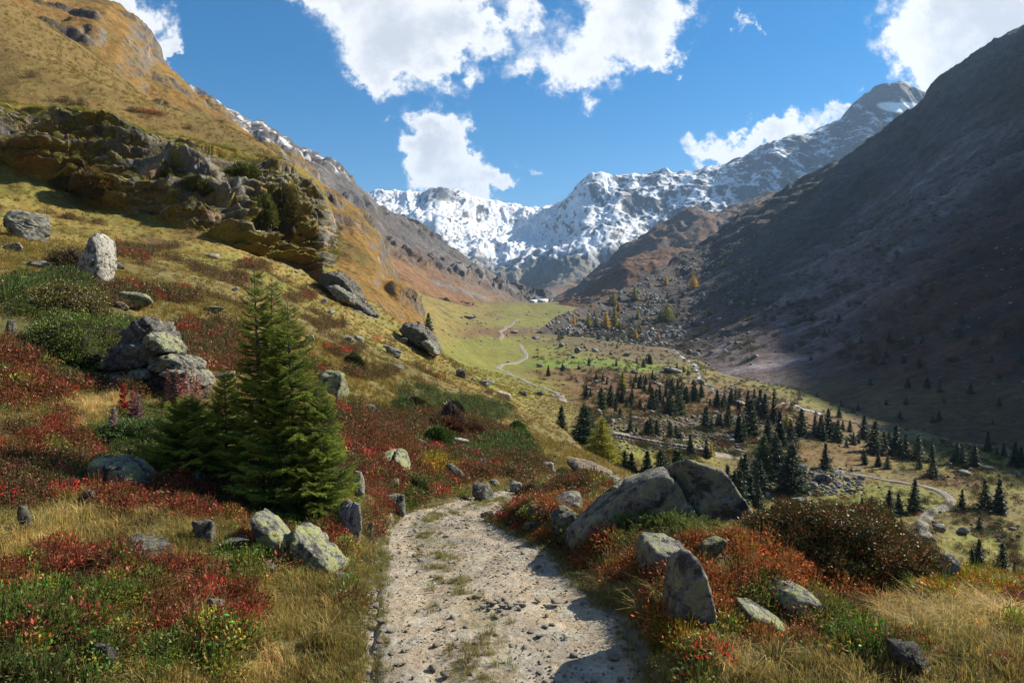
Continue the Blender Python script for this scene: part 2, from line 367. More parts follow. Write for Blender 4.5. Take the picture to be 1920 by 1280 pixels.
# pixel-placed patches of vegetation (kind, centre, radii); the last one that covers a spot wins
PATCH = [('r', 60, 720, 110, 40), ('b', 190, 700, 120, 60), ('b', 390, 645, 70, 40), ('r', 425, 690, 45, 16), ('b', 560, 700, 50, 20), ('b', 60, 870, 150, 70), ('b', 30, 945, 80, 50), ('r', 160, 800, 110, 30), ('y', 190, 775, 80, 40),
         ('r', 320, 935, 130, 60), ('r', 300, 870, 60, 30), ('b', 420, 905, 60, 20), ('y', 150, 1000, 190, 42), ('y', 300, 990, 90, 20),
         ('r', 110, 1090, 170, 65), ('r', 300, 1090, 90, 50), ('d', 60, 1250, 180, 60), ('m', 260, 1190, 190, 90), ('r', 330, 1130, 60, 50), ('m', 120, 1170, 150, 60),
         ('r', 480, 1010, 60, 25), ('m', 440, 1060, 60, 40), ('r', 530, 1040, 50, 35), ('r', 590, 1015, 70, 25), ('y', 500, 1240, 60, 30), ('m', 420, 1200, 60, 40), ('r', 440, 1140, 40, 25), ('b', 690, 960, 30, 60),
         ('j', 130, 625, 150, 62), ('j', 190, 690, 100, 40), ('d', 95, 560, 90, 40), ('j', 260, 790, 70, 20), ('j', 330, 820, 160, 45), ('d', 250, 840, 60, 25), ('r', 20, 690, 40, 40), ('r', 80, 840, 110, 25),
         ('r', 720, 820, 90, 40), ('r', 760, 850, 100, 40), ('b', 690, 880, 50, 40), ('r', 800, 890, 100, 30), ('o', 820, 880, 40, 16), ('b', 870, 850, 60, 30), ('d', 850, 770, 110, 26), ('b', 830, 800, 90, 26), ('d', 940, 850, 60, 25), ('b', 950, 880, 70, 22),
         ('r', 710, 930, 50, 50), ('j', 770, 950, 40, 14), ('b', 830, 940, 30, 15), ('d', 780, 930, 30, 25), ('y', 760, 972, 60, 10), ('b', 660, 790, 70, 22), ('d', 820, 830, 40, 12),
         ('b', 700, 700, 50, 14), ('d', 780, 740, 40, 14), ('b', 640, 660, 40, 10), ('b', 560, 560, 30, 8), ('b', 480, 500, 40, 9), ('b', 620, 610, 40, 8), ('d', 880, 760, 30, 12), ('b', 250, 470, 50, 14), ('b', 330, 560, 40, 10), ('b', 230, 560, 60, 18),
         ('b', 1030, 925, 90, 18), ('r', 1000, 965, 90, 30), ('r', 1060, 985, 90, 32), ('r', 1130, 1040, 120, 40), ('r', 1180, 1075, 110, 45), ('b', 950, 1000, 55, 22), ('b', 1060, 1045, 70, 20), ('y', 1140, 1130, 60, 40), ('m', 1300, 1225, 60, 22),
         ('j', 1180, 1005, 130, 18), ('j', 1290, 1003, 70, 10), ('r', 1420, 1060, 170, 45), ('r', 1330, 1060, 90, 50), ('r', 1380, 1120, 120, 40), ('r', 1580, 1120, 110, 50), ('r', 1660, 1140, 60, 40), ('b', 1560, 1160, 110, 40), ('r', 1300, 1180, 110, 30), ('o', 1310, 1190, 90, 20),
         ('o', 1750, 1105, 120, 24), ('o', 1850, 1120, 80, 16), ('y', 1780, 1160, 160, 30), ('y', 1420, 1262, 80, 22), ('m', 1640, 1210, 90, 30), ('r', 1915, 1125, 25, 20), ('r', 1440, 1195, 60, 22), ('m', 1560, 1190, 60, 22)]
CODE = {c: i for i, c in enumerate('tyrbojdm')}
def veg(P):
    """vegetation code of near ground points (N,3), pixel patches with ragged borders"""
    px, py = project(P); w = fbm(P, .7, 3, .6, 71); w2 = fbm(P + 50, .7, 3, .6, 75); k = np.full(len(P), CODE['t'])
    rr = np.hypot(P[:, 0], P[:, 1]); jig = np.clip(380 / rr, 3, 70)
    px = px + w * jig * 1.2; py = py + w2 * jig * .6
    spot = fbm(P, 6, 4, .55, 81)
    k[(spot > .28) & (rr > 14)] = CODE['b']
    for c, cx, cy_, rx, ry in PATCH:
        q = ((px - cx) / rx) ** 2 + ((py - cy_) / ry) ** 2; k[q < 1] = CODE[c]
    mixp = np.random.default_rng(3).uniform(0, 1, len(P)); fine = fbm(P, .35, 3, .6, 78); nr = rr < 14; brd = np.isin(k, [CODE[c] for c in 'rbomd']) & nr
    k[brd & (fine > .22)] = CODE['t']; k[brd & (fine < -.30)] = CODE['m']; k[(k == CODE['t']) & nr & (fine > .30)] = CODE['m']; k[(k == CODE['t']) & nr & (fine < -.42)] = CODE['y']
    k[P[:, 1] < 1.5] = CODE['t']
    return k
# ground colours (albedo)
def lerp(a, b, t): return a * (1 - t[:, None]) + np.asarray(b) * t[:, None]
FP = G.reshape(-1, 3); GN = grid_normals(G).reshape(-1, 3); rr = np.hypot(FP[:, 0], FP[:, 1]); ppx, ppy = project(FP)
tan = np.array([.20, .15, .042]); grn = np.array([.135, .125, .028]); orange = np.array([.20, .115, .028]); heath = np.array([.085, .042, .024]); rock = np.array([.17, .16, .145])
n_a = fbm(FP, 9, 5, .55, 90); n_b = fbm(FP, 2.2, 4, .6, 95); n_c = fbm(FP, 60, 4, .5, 99)
col = lerp(np.tile(tan, (len(FP), 1)), grn, sstep(n_a + .3 * n_b, -.35, .3))
col = lerp(col, orange, sstep(n_b + .6 * n_c, .12, .5) * .55)
col = lerp(col, heath, sstep(fbm(FP, 6, 4, .55, 81), .18, .36) * .75 * (rr > 14))
k = veg(FP); near = (rr < 60) & (FP[:, 1] > 0)
vc = np.array([(.105, .085, .034), (.20, .155, .062), (.085, .04, .022), (.06, .04, .024), (.12, .075, .02), (.035, .045, .016), (.03, .034, .014), (.07, .055, .025)])
col[near] = lerp(col, 0, np.zeros(len(col)))[near] * .35 + vc[k[near]] * .65
mb = (k == CODE['b']) & (rr >= 14) & (rr < 110); col[mb] = col[mb] * .6 + np.array([.10, .065, .026]) * .4
# high hillside above the crag is browner
hi = sstep(FP[:, 2], 14, 26) * (FP[:, 0] < 0); col = lerp(col, 1, hi * 0) ; col = col * (1 - hi[:, None] * .8) + np.array([.135, .088, .026]) * (hi[:, None] * .8) * (1 + .5 * n_b[:, None])
# valley floor: meadows, red heath with boulders, tan pasture
val = (rr > 84) & (FP[:, 0] > -25 - .0 * rr) & (FP[:, 2] < 10) & (ppx > 790)
wj = fbm(FP, 16, 4, .6, 120); vx = ppx + wj * 46; vy = ppy + fbm(FP, 16, 4, .6, 126) * 13
vcol = lerp(np.tile(np.array([.165, .14, .038]), (len(FP), 1)), np.array([.115, .09, .03]), sstep(fbm(FP, 12, 5, .6, 130), -.05, .3))
def patch(c, cx, cyy, rx, ry, soft=.35, amt=1.):
    global vcol
    q = np.sqrt(((vx - cx) / rx) ** 2 + ((vy - cyy) / ry) ** 2); vcol = lerp(vcol, np.array(c), (1 - sstep(q, 1 - soft, 1 + soft)) * amt)
MEAD = (.165, .165, .03)
for a in [(900, 660, 130, 40), (1000, 655, 110, 20), (1120, 682, 160, 16), (880, 690, 90, 30), (960, 720, 110, 30), (1060, 600, 100, 8), (990, 605, 70, 12), (930, 640, 110, 26), (1250, 825, 170, 20), (1210, 855, 120, 20), (1600, 925, 180, 22), (1680, 950, 90, 22), (1640, 735, 150, 34), (1560, 720, 110, 22), (1840, 860, 160, 18), (1850, 1020, 110, 25), (1880, 900, 60, 20), (1010, 580, 120, 7)]: patch(MEAD, *a)
patch((.13, .19, .02), 1090, 682, 110, 9); patch((.13, .19, .02), 1160, 692, 90, 6)
REDB = (.13, .048, .026)
for a in [(1090, 700, 110, 14), (1160, 716, 130, 14), (1250, 740, 200, 22), (1400, 770, 120, 22), (1450, 800, 200, 26), (1560, 850, 130, 20), (1360, 790, 100, 20), (1180, 760, 90, 20), (1780, 900, 120, 9)]: patch(REDB, *a, .4, .58)
for a in [(900, 620, 110, 8), (1000, 622, 110, 8), (1240, 668, 110, 12), (1200, 655, 130, 8), (1100, 640, 100, 9)]: patch((.12, .085, .045), *a, .5, .8)
patch((.13, .065, .03), 880, 626, 100, 6, .4, .8); patch((.14, .07, .035), 840, 612, 60, 8, .4, .7)
patch((.10, .09, .08), 1300, 800, 160, 22, .6, .5); patch((.10, .085, .06), 1480, 900, 90, 25, .5, .6)
vw = sstep(rr, 80, 100) * (ppx > 790) * sstep(FP[:, 0], -32, -18); vw = np.where(FP[:, 2] > 40, 0, vw)
vcol *= .86 * (1 + .35 * fbm(FP, 3.5, 4, .6, 140))[:, None]
col = col * (1 - vw[:, None]) + vcol * vw[:, None]
d_, _z = track_near(FP[:, 0], FP[:, 1]); col = lerp(col, np.array([.25, .215, .165]), (1 - sstep(d_, .95, 1.2)))
steep = 1 - sstep(GN[:, 2], .58, .76); col = lerp(col, rock * .8, steep * .8 * (rr > 20) * (rr < 500))
col *= (1 + .25 * fbm(FP, .6, 3, .6, 150))[:, None]; col = np.clip(col, .01, .9)
M_ground = terrain_mat('ground_turf', .35, .55, .55, coarse=7)
gm = mesh_np('ground', FP, grid_faces(len(TH), len(LR))[:, ::-1], M_ground, col)
ground = tag(obj('ground', gm), 'autumn turf of the hillside and the valley floor', kind='structure')
BV = {}
print('ground', time.time() - T0)

# ------------------------------------------------------------ lofted mountains
def loft(lines, nu, nv, wts=None, skyj=0):
    L = np.array(lines, float)                       # K x m x 3
    K, m = L.shape[:2]
    s = np.linalg.norm(np.diff(L.mean(0), axis=0), axis=1); s = np.concatenate([[0], np.cumsum(np.maximum(s, 1e-6))]); u = np.linspace(0, s[-1], nu)
    Lu = np.stack([np.stack([np.interp(u, s, L[k, :, c]) for c in range(3)], -1) for k in range(K)])   # K x nu x 3
    wts = wts or [1] * (K - 1); cs = np.concatenate([[0], np.cumsum(wts)]); cs = cs / cs[-1]
    v = np.linspace(0, 1, nv); out = np.empty((nu, nv, 3))
    Q = np.concatenate([[2 * Lu[0] - Lu[1]], Lu, [2 * Lu[-1] - Lu[-2]]])
    for j, vv in enumerate(v):
        k = min(int(np.searchsorted(cs, vv, 'right')) - 1, K - 2); t = (vv - cs[k]) / (cs[k + 1] - cs[k])
        a, b, c, d = Q[k:k + 4]; ch = .6
        m1 = (c - a) * .5 * ch; m2 = (d - b) * .5 * ch
        out[:, j] = (2 * t**3 - 3 * t**2 + 1) * b + (t**3 - 2 * t**2 + t) * m1 + (-2 * t**3 + 3 * t**2) * c + (t**3 - t**2) * m2
    return out, v
class W(tuple): pass                                  # a point given in metres, not by pixel
def px_line(pts): return [np.array(p, float) if isinstance(p, (W, np.ndarray)) else P3(*p) for p in pts]
def mountain(name, label, lines, nu, nv, disp, colf, mat, wts=None, horiz=.4):
    Gd, v = loft([px_line(l) for l in lines], nu, nv, wts)
    N = grid_normals(Gd); P = Gd.reshape(-1, 3); V = np.tile(v, nu)
    d = disp(P, V)
    dirn = N.reshape(-1, 3) * horiz + np.array([0, 0, 1 - horiz]); P = P + dirn * d[:, None]
    Gd = P.reshape(nu, nv, 3); N2 = grid_normals(Gd).reshape(-1, 3)
    c = np.clip(colf(P, N2, V, d), .005, .95)
    me = mesh_np(name, P, grid_faces(nu, nv), mat, c)
    o = tag(obj(name, me), label, kind='structure')
    return o, Gd
def bvh_of(Gd, step=1):
    Q = Gd[::step, ::step]; nu, nv = Q.shape[:2]
    return BVHTree.FromPolygons([tuple(p) for p in Q.reshape(-1, 3).tolist()], grid_faces(nu, nv).tolist())

# right mountain and the boulder spur running down from it
r_ridge = [(1030, 632, 470), (1060, 606, 500), (1100, 588, 560), (1150, 566, 620), (1210, 541, 680), (1250, 522, 740), (1290, 502, 790), (1330, 480, 830), (1400, 425, 870), (1480, 372, 900), (1560, 328, 910), (1610, 305, 910), (1680, 250, 900), (1740, 212, 890), (1765, 178, 885), (1800, 152, 880), (1850, 110, 870), (1920, 66, 850),
           W((690, 740, 403)), W((735, 620, 436)), W((760, 480, 462)), W((760, 300, 468)), W((760, 0, 480)), W((760, -300, 470))]
r_base = [(1022, 640, 455), (1050, 640, 450), (1090, 642, 440), (1130, 648, 425), (1170, 652, 412), (1200, 654, 405), (1230, 657, 398), (1250, 664, 385), (1290, 688, 330), (1330, 715, 280), (1390, 722, 262), (1440, 712, 268), (1510, 722, 250), (1560, 755, 218), (1600, 780, 200), (1660, 800, 185), (1760, 822, 168), (1920, 846, 150),
          W((118, 120, -30)), W((124, 80, -30)), W((130, 30, -28)), W((140, -40, -26)), W((160, -140, -20)), W((180, -300, -8))]
r_ridge = px_line(r_ridge); r_base = px_line(r_base)
r_sub = [b + np.array([-14, -2, -7.]) for b in r_base]
def rmid(t, sag): return [b * (1 - t) + r * t - np.array([0, 0, sag * np.linalg.norm(r - b)]) for r, b in zip(r_ridge, r_base)]
r_back = [r + np.array([160, 60, -120.]) for r in r_ridge]
def r_disp(P, V):
    k = sstep(V, .04, .2); far = sstep(P[:, 0], 60, 220)
    q = P.copy(); q[:, 2] *= .25; q[:, 0] *= .25
    gul = (fbm(q, 34, 4, .55, 200, True) * 8 + fbm(q, 11, 3, .6, 203, True) * 2.2) * far
    return k * (gul + fbm(P, 90, 6, .5, 205) * 9 * far + fbm(P, 14, 4, .55, 209) * 2.2 + sstep(V, .55, .8) * fbm(P, 42, 5, .6, 211, True) * 10 * far) + fbm(P, 5, 3, .6, 215) * .7 * k
def r_col(P, N, V, d):
    px, py = project(P); q = P.copy(); q[:, 2] *= .22; q[:, 0] *= .22
    st = fbm(q, 18, 5, .6, 220); n = fbm(P, 30, 5, .6, 225); f = fbm(P, 6, 4, .65, 230)
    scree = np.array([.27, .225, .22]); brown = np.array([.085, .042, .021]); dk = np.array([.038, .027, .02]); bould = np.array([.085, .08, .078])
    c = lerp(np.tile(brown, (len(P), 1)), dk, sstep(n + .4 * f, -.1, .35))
    # scree fans: streaks down the fall line between two lines of the picture
    e = (px + st * 90 + n * 40); a = 1 - (py - 380) / 330.
    lo = 1275 + a * 330; hi_ = 1500 + a * 330
    s = sstep(e, lo - 40, lo + 40) * (1 - sstep(e, hi_ - 60, hi_ + 90)) * sstep(py, 180, 260)
    s2 = sstep(st + .3 * f, .25, .45) * sstep(px, 1500, 1560) * .3
    s3 = sstep(st, .1, .4) * (1 - sstep(py, 330, 560)) * .22
    streak = fbm(q, 7, 4, .65, 242); c = lerp(c, scree * .8, np.clip(np.maximum(np.maximum(s * (.55 + .7 * st + .7 * streak), s2 * (.6 + streak)), s3), 0, 1))
    c = c * (1 + .55 * np.clip(streak, -1, 1) + .3 * st)[:, None]
    # boulder spur at the left, lower end
    sp = (1 - sstep(px + n * 60, 1330 + (600 - py) * 1.1, 1420 + (600 - py) * 1.1)) * (1 - sstep(py + n * 22, 628, 655))
    c = lerp(c, np.array([.05, .042, .03]), sp * .7); c = lerp(c, bould, sp * sstep(f + .5 * n, -.25, .2) * .85)
    c = lerp(c, np.array([.12, .07, .028]), sp * sstep(fbm(P, 22, 4, .6, 236), .12, .35) * .8)
    gr = sstep(py + n * 20, 690, 740) * sstep(px, 1400, 1480); c = lerp(c, np.array([.12, .095, .035]), gr * .75)
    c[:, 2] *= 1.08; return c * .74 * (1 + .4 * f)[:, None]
M_rmt = terrain_mat('mountain_scree', 2.6, .9, .75, coarse=6)
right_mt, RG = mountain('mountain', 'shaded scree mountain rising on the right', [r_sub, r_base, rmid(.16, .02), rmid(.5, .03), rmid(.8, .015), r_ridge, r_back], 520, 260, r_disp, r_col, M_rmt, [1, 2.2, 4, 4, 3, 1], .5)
BV['right'] = bvh_of(RG)
print('right', time.time() - T0)

# orange-grown spur behind the crag on the left
o_ridge = [(-500, -520, 420), (-100, -200, 380), (60, -70, 350), (170, 0, 330), (225, 12, 322), (262, 45, 316), (285, 85, 312), (300, 122, 308), (335, 150, 296), (365, 180, 285), (400, 210, 275), (440, 232, 262), (480, 268, 250), (520, 293, 240), (560, 318, 232), (600, 344, 225), (640, 364, 216), (672, 396, 208), (692, 425, 202), (712, 455, 196), (722, 490, 188), (745, 530, 176), (772, 580, 160), (800, 625, 145), (822, 656, 132)]
o_base = [(-600, -60, 130), (-250, 100, 128), (-100, 130, 126), (0, 150, 124), (60, 180, 124), (120, 200, 124), (180, 230, 124), (230, 250, 124), (280, 270, 122), (320, 290, 122), (360, 310, 122), (400, 330, 122), (440, 350, 122), (480, 380, 120), (520, 420, 116), (560, 470, 112), (600, 560, 106), (640, 575, 103), (672, 590, 102), (700, 606, 102), (722, 618, 102), (745, 630, 102), (772, 645, 102), (798, 660, 102), (818, 675, 104)]
o_ridge = px_line(o_ridge); o_base = px_line(o_base)
o_mid = lambda t, sag: [b * (1 - t) + r * t + np.array([0, 0, sag * np.linalg.norm(r - b)]) for r, b in zip(o_ridge, o_base)]
o_back = [r + np.array([-6, 55, -16.]) for r in o_ridge]; o_back2 = [r + np.array([-10, 110, -50.]) for r in o_ridge]
def bands(P, lam, seed):
    """rock bands: 1 where a cliff band crops out"""
    w = fbm(P, 34, 4, .6, seed); h = (P[:, 2] + .25 * P[:, 0] + 9 * w) / lam; f = h - np.floor(h)
    return sstep(f, .55, .66) * (1 - sstep(f, .86, .95)) * sstep(fbm(P, 26, 3, .5, seed + 7), -.05, .12)
def o_disp(P, V):
    b = bands(P, 19, 300); v1, e1 = cells(P, 3.2, 3)
    k = sstep(V, .03, .15)
    return k * (fbm(P, 30, 5, .5, 310) * 3.6 + b * (1.3 + v1 * 1.6) + fbm(P, 9, 4, .6, 318, True) * 1.1) + fbm(P, 2.5, 3, .6, 322) * .28 * k
def o_col(P, N, V, d):
    n = fbm(P, 14, 5, .6, 330); f = fbm(P, 4, 4, .65, 335); b = bands(P, 19, 300)
    c = lerp(np.tile(np.array([.185, .105, .024]), (len(P), 1)), np.array([.125, .095, .022]), sstep(n, -.15, .35))
    c = lerp(c, np.array([.10, .052, .022]), sstep(f + n * .5, .1, .45) * .8)
    rk = lerp(np.tile(np.array([.14, .125, .11]), (len(P), 1)), np.array([.06, .052, .048]), sstep(f, -.1, .2))
    rk = lerp(rk, np.array([.22, .17, .12]), sstep(fbm(P, 5, 3, .6, 344), .25, .4))
    m = np.clip(np.maximum(b * .95, (1 - sstep(N[:, 2], .50, .66))), 0, 1) * sstep(f + .9 * (.72 - N[:, 2]), -.25, .1)
    c = lerp(c, rk, m); return c * (1 + .35 * f)[:, None]
M_orange = terrain_mat('hill_turf', 1.1, .8, .6, coarse=6)
spur, OG = mountain('hillside', 'golden brown spur with rock bands behind the crag on the left', [o_base, o_mid(.3, -.02), o_mid(.65, .01), o_ridge, o_back, o_back2], 420, 230, o_disp, o_col, M_orange, [3, 3, 3, .8, .5], .75)
BV['spur'] = bvh_of(OG, 2)

# brown mountain with dark rocky top, left in the middle distance
l_ridge = [(250, 130, 1100), (380, 190, 1100), (440, 222, 1110), (468, 240, 1120), (488, 238, 1120), (520, 262, 1130), (560, 290, 1140), (592, 300, 1150), (630, 325, 1160), (660, 352, 1170), (690, 378, 1180), (712, 400, 1190), (748, 418, 1200), (785, 440, 1210), (820, 460, 1220), (860, 484, 1230), (900, 512, 1240), (940, 540, 1250), (970, 553, 1260), (1002, 561, 1270), (1030, 566, 1270)]
l_base = [(250, 500, 300), (380, 500, 300), (440, 520, 300), (500, 560, 300), (560, 600, 300), (620, 630, 300), (680, 650, 300), (720, 660, 300), (750, 655, 300), (775, 648, 305), (800, 640, 320), (820, 632, 340), (840, 622, 370), (862, 612, 420), (885, 600, 500), (910, 590, 610), (935, 582, 740), (955, 577, 850), (972, 573, 950), (1000, 570, 1060), (1030, 569, 1120)]
l_ridge = px_line(l_ridge); l_base = px_line(l_base)
l_sub = [b + np.array([12, -8, -14.]) for b in l_base]
l_mid = lambda t, sag: [b * (1 - t) + r * t + np.array([0, 0, -sag * np.linalg.norm(r - b)]) for r, b in zip(l_ridge, l_base)]
l_back = [r + np.array([-100, 160, -80.]) for r in l_ridge]
def l_disp(P, V):
    px, py = project(P); q = P.copy(); q[:, 2] *= .3; q[:, 0] *= .35; q[:, 1] *= .7
    k = sstep(V, .1, .3); top = sstep(V, .45, .75)
    b = bands(P, 60, 402)
    return k * (fbm(q, 60, 4, .55, 400, True) * 9 + fbm(P, 90, 5, .5, 405) * 8 + b * 9) + top * fbm(P, 30, 5, .55, 410, True) * 5 + k * fbm(P, 12, 3, .6, 415) * 1.6
def l_col(P, N, V, d):
    px, py = project(P); n = fbm(P, 60, 5, .6, 420); f = fbm(P, 15, 4, .65, 425); q = P.copy(); q[:, 2] *= .25; q[:, 0] *= .3; st = fbm(q, 24, 4, .6, 428)
    c = lerp(np.tile(np.array([.165, .088, .036]), (len(P), 1)), np.array([.12, .095, .035]), sstep(py + n * 30, 560, 610))
    c = lerp(c, np.array([.085, .05, .032]), sstep(f + n, .1, .5) * .8)
    dark = 1 - sstep(py + n * 26, 395 + (px - 640) * .42, 440 + (px - 640) * .50); dk = lerp(np.tile(np.array([.085, .075, .072]), (len(P), 1)), np.array([.14, .13, .125]), sstep(st, 0, .3))
    c = lerp(c, dk, dark)
    c = lerp(c, np.array([.13, .12, .12]), sstep(st, .15, .35) * sstep(py, 400, 430) * (1 - sstep(py + .0 * px, 440, 480)) * (px < 760) * .6)
    b = bands(P, 60, 402); c = lerp(c, np.array([.065, .058, .055]), b * (1 - dark) * sstep(f, -.3, 0.1) * sstep(py, 380, 470) * .9)
    grey = sstep(py - (520 + (px - 800) * .33), -4, 2) * (1 - sstep(py - (520 + (px - 800) * .33), 5, 12)) * sstep(px, 800, 820) * (1 - sstep(px, 900, 940)); c = lerp(c, np.array([.16, .15, .14]), grey * .7)
    snow = (1 - sstep(py + n * 20 + f * 18, 285 + (px - 560) * .45, 305 + (px - 560) * .45)) * sstep(f + .9 * st, .08, .3) * .6 * (1 - sstep(px, 640, 670)); c = lerp(c, np.array([.78, .79, .82]), snow)
    return c * (1 + .28 * f)[:, None]
M_far = terrain_mat('far_slope', 6, .8, .6, coarse=6)
left_mt, LG = mountain('mountain', 'brown mountain flank with dark rocky crest left of the snow peaks', [l_sub, l_base, l_mid(.3, .05), l_mid(.65, .03), l_ridge, l_back], 380, 250, l_disp, l_col, M_far, [.6, 3, 3, 3, .8], .6)

# brown hills at the right end of the valley
def hill(ridge, base, seed, colb, coll, name, label, amp):
    rg = px_line(ridge); bs = px_line(base); sub = [b + np.array([0, -30, -40.]) for b in bs]
    md = lambda t, s: [b * (1 - t) + r * t + np.array([0, 0, s * np.linalg.norm(r - b)]) for r, b in zip(rg, bs)]
    bk = [r + np.array([40, 200, -60.]) for r in rg]
    dp = lambda P, V: sstep(V, .1, .3) * (fbm(P, 120, 6, .5, seed) * amp + fbm(P, 34, 4, .55, seed + 4, True) * amp * .35)
    def cf(P, N, V, d):
        n = fbm(P, 70, 5, .6, seed + 8); f = fbm(P, 18, 4, .65, seed + 12)
        c = lerp(np.tile(np.array(colb), (len(P), 1)), np.array(coll), sstep(n + .5 * f, -.1, .35)); c = lerp(c, np.array([.075, .068, .068]), sstep(f - n + (.8 - N[:, 2]) * .8, .12, .4) * .8)
        return c * (1 + .3 * f)[:, None]
    return mountain(name, label, [sub, bs, md(.35, -.02), md(.7, .02), rg, bk], 240, 120, dp, cf, M_far, [.5, 3, 3, 3, 1], .6)
hill([(1040, 572, 1500), (1062, 560, 1520), (1090, 538, 1540), (1112, 518, 1560), (1140, 500, 1600), (1172, 474, 1620), (1200, 450, 1640), (1228, 428, 1660), (1262, 415, 1680), (1292, 403, 1700), (1335, 411, 1720), (1370, 395, 1760), (1410, 382, 1800), (1460, 371, 1850), (1520, 368, 1900), (1640, 360, 1950), (1900, 330, 2000)],
     [(1040, 578, 1100), (1070, 578, 1080), (1100, 578, 1060), (1130, 578, 1040), (1160, 578, 1020), (1200, 575, 1010), (1240, 570, 1010), (1280, 560, 1010), (1320, 550, 1010), (1350, 540, 1010), (1380, 535, 1010), (1420, 520, 1010), (1460, 510, 1020), (1500, 500, 1030), (1560, 480, 1040), (1700, 460, 1050), (1900, 440, 1050)], 500, (.115, .060, .032), (.07, .05, .038), 'hill', 'dark brown hill in front of the snowy ridge at the head of the valley', 34)
hill([(1050, 574, 1010), (1085, 562, 1010), (1120, 540, 1010), (1150, 515, 1020), (1175, 492, 1030), (1205, 480, 1040), (1240, 470, 1050), (1280, 467, 1060), (1310, 474, 1060), (1345, 462, 1070), (1380, 458, 1080), (1430, 452, 1080), (1500, 440, 1090)],
     [(1050, 580, 900), (1085, 582, 880), (1120, 582, 860), (1150, 582, 850), (1180, 582, 840), (1210, 578, 840), (1240, 570, 840), (1280, 560, 850), (1310, 550, 860), (1345, 540, 870), (1380, 530, 880), (1430, 520, 890), (1500, 500, 900)], 540, (.15, .072, .034), (.10, .058, .034), 'hill', 'reddish brown grassy hill with sunlit crests above the boulder spur', 14)

# snowy head wall and the snow-streaked ridge
s_ridge = [(560, 400, 3300), (640, 385, 3350), (690, 372, 3400), (715, 367, 3400), (745, 369, 3420), (775, 370, 3440), (800, 367, 3440), (812, 359, 3440), (826, 358, 3440), (838, 366, 3450), (870, 377, 3500), (905, 386, 3550), (945, 391, 3600), (985, 394, 3640), (1010, 393, 3640), (1040, 386, 3620), (1062, 378, 3580), (1085, 360, 3520), (1105, 342, 3460), (1130, 334, 3400), (1150, 337, 3360), (1178, 334, 3330), (1205, 340, 3300), (1235, 336, 3260), (1270, 338, 3220),
           (1300, 330, 3170), (1325, 319, 3120), (1355, 319, 3080), (1387, 306, 3040), (1420, 292, 3000), (1455, 274, 2950), (1480, 262, 2920), (1520, 252, 2880), (1560, 240, 2840), (1592, 222, 2800), (1602, 200, 2780), (1625, 186, 2750), (1645, 170, 2720), (1690, 163, 2700), (1720, 180, 2680), (1752, 196, 2650), (1800, 215, 2620), (1900, 260, 2550)]
_bx = [560, 620, 660, 690, 715, 740, 765, 785, 800, 815, 830, 850, 870, 895, 920, 945, 965, 985, 1005, 1025, 1045, 1065, 1085, 1105, 1125, 1145, 1165, 1190, 1220, 1250, 1280, 1320, 1360, 1400, 1440, 1480, 1520, 1560, 1620, 1680, 1740, 1800, 1900]
s_base = [(x, np.interp(x, [560, 700, 800, 900, 980, 1040, 1100, 1200, 1300, 1900], [540, 552, 560, 566, 569, 570, 569, 566, 560, 520]), np.interp(x, [560, 800, 960, 1060, 1200, 1400, 1900], [2300, 1900, 1500, 1450, 1500, 1650, 1700])) for x in _bx]
s_ridge = px_line(s_ridge); s_base = px_line(s_base)
s_mid = lambda t, sag: [b * (1 - t) + r * t + np.array([0, 0, -sag * np.linalg.norm(r - b)]) for r, b in zip(s_ridge, s_base)]
s_sub = [b + np.array([0, -60, -60.]) for b in s_base]; s_back = [r + np.array([30, 500, -260.]) for r in s_ridge]
def s_disp(P, V):
    k = sstep(V, .08, .3); q = P.copy(); q[:, 2] *= .35; q[:, 1] *= .55
    q2 = P.copy(); q2[:, 2] *= .16; q2[:, 1] *= .35; a = fbm(q, 330, 5, .5, 600, True) * 66 + fbm(P, 420, 6, .48, 606) * 46 + fbm(q2, 75, 5, .55, 612, True) * 20
    e = 1 - .75 * np.exp(-((V - .9) / .05) ** 2)
    return k * a * e + fbm(q2, 24, 4, .6, 620, True) * 4.5 * k
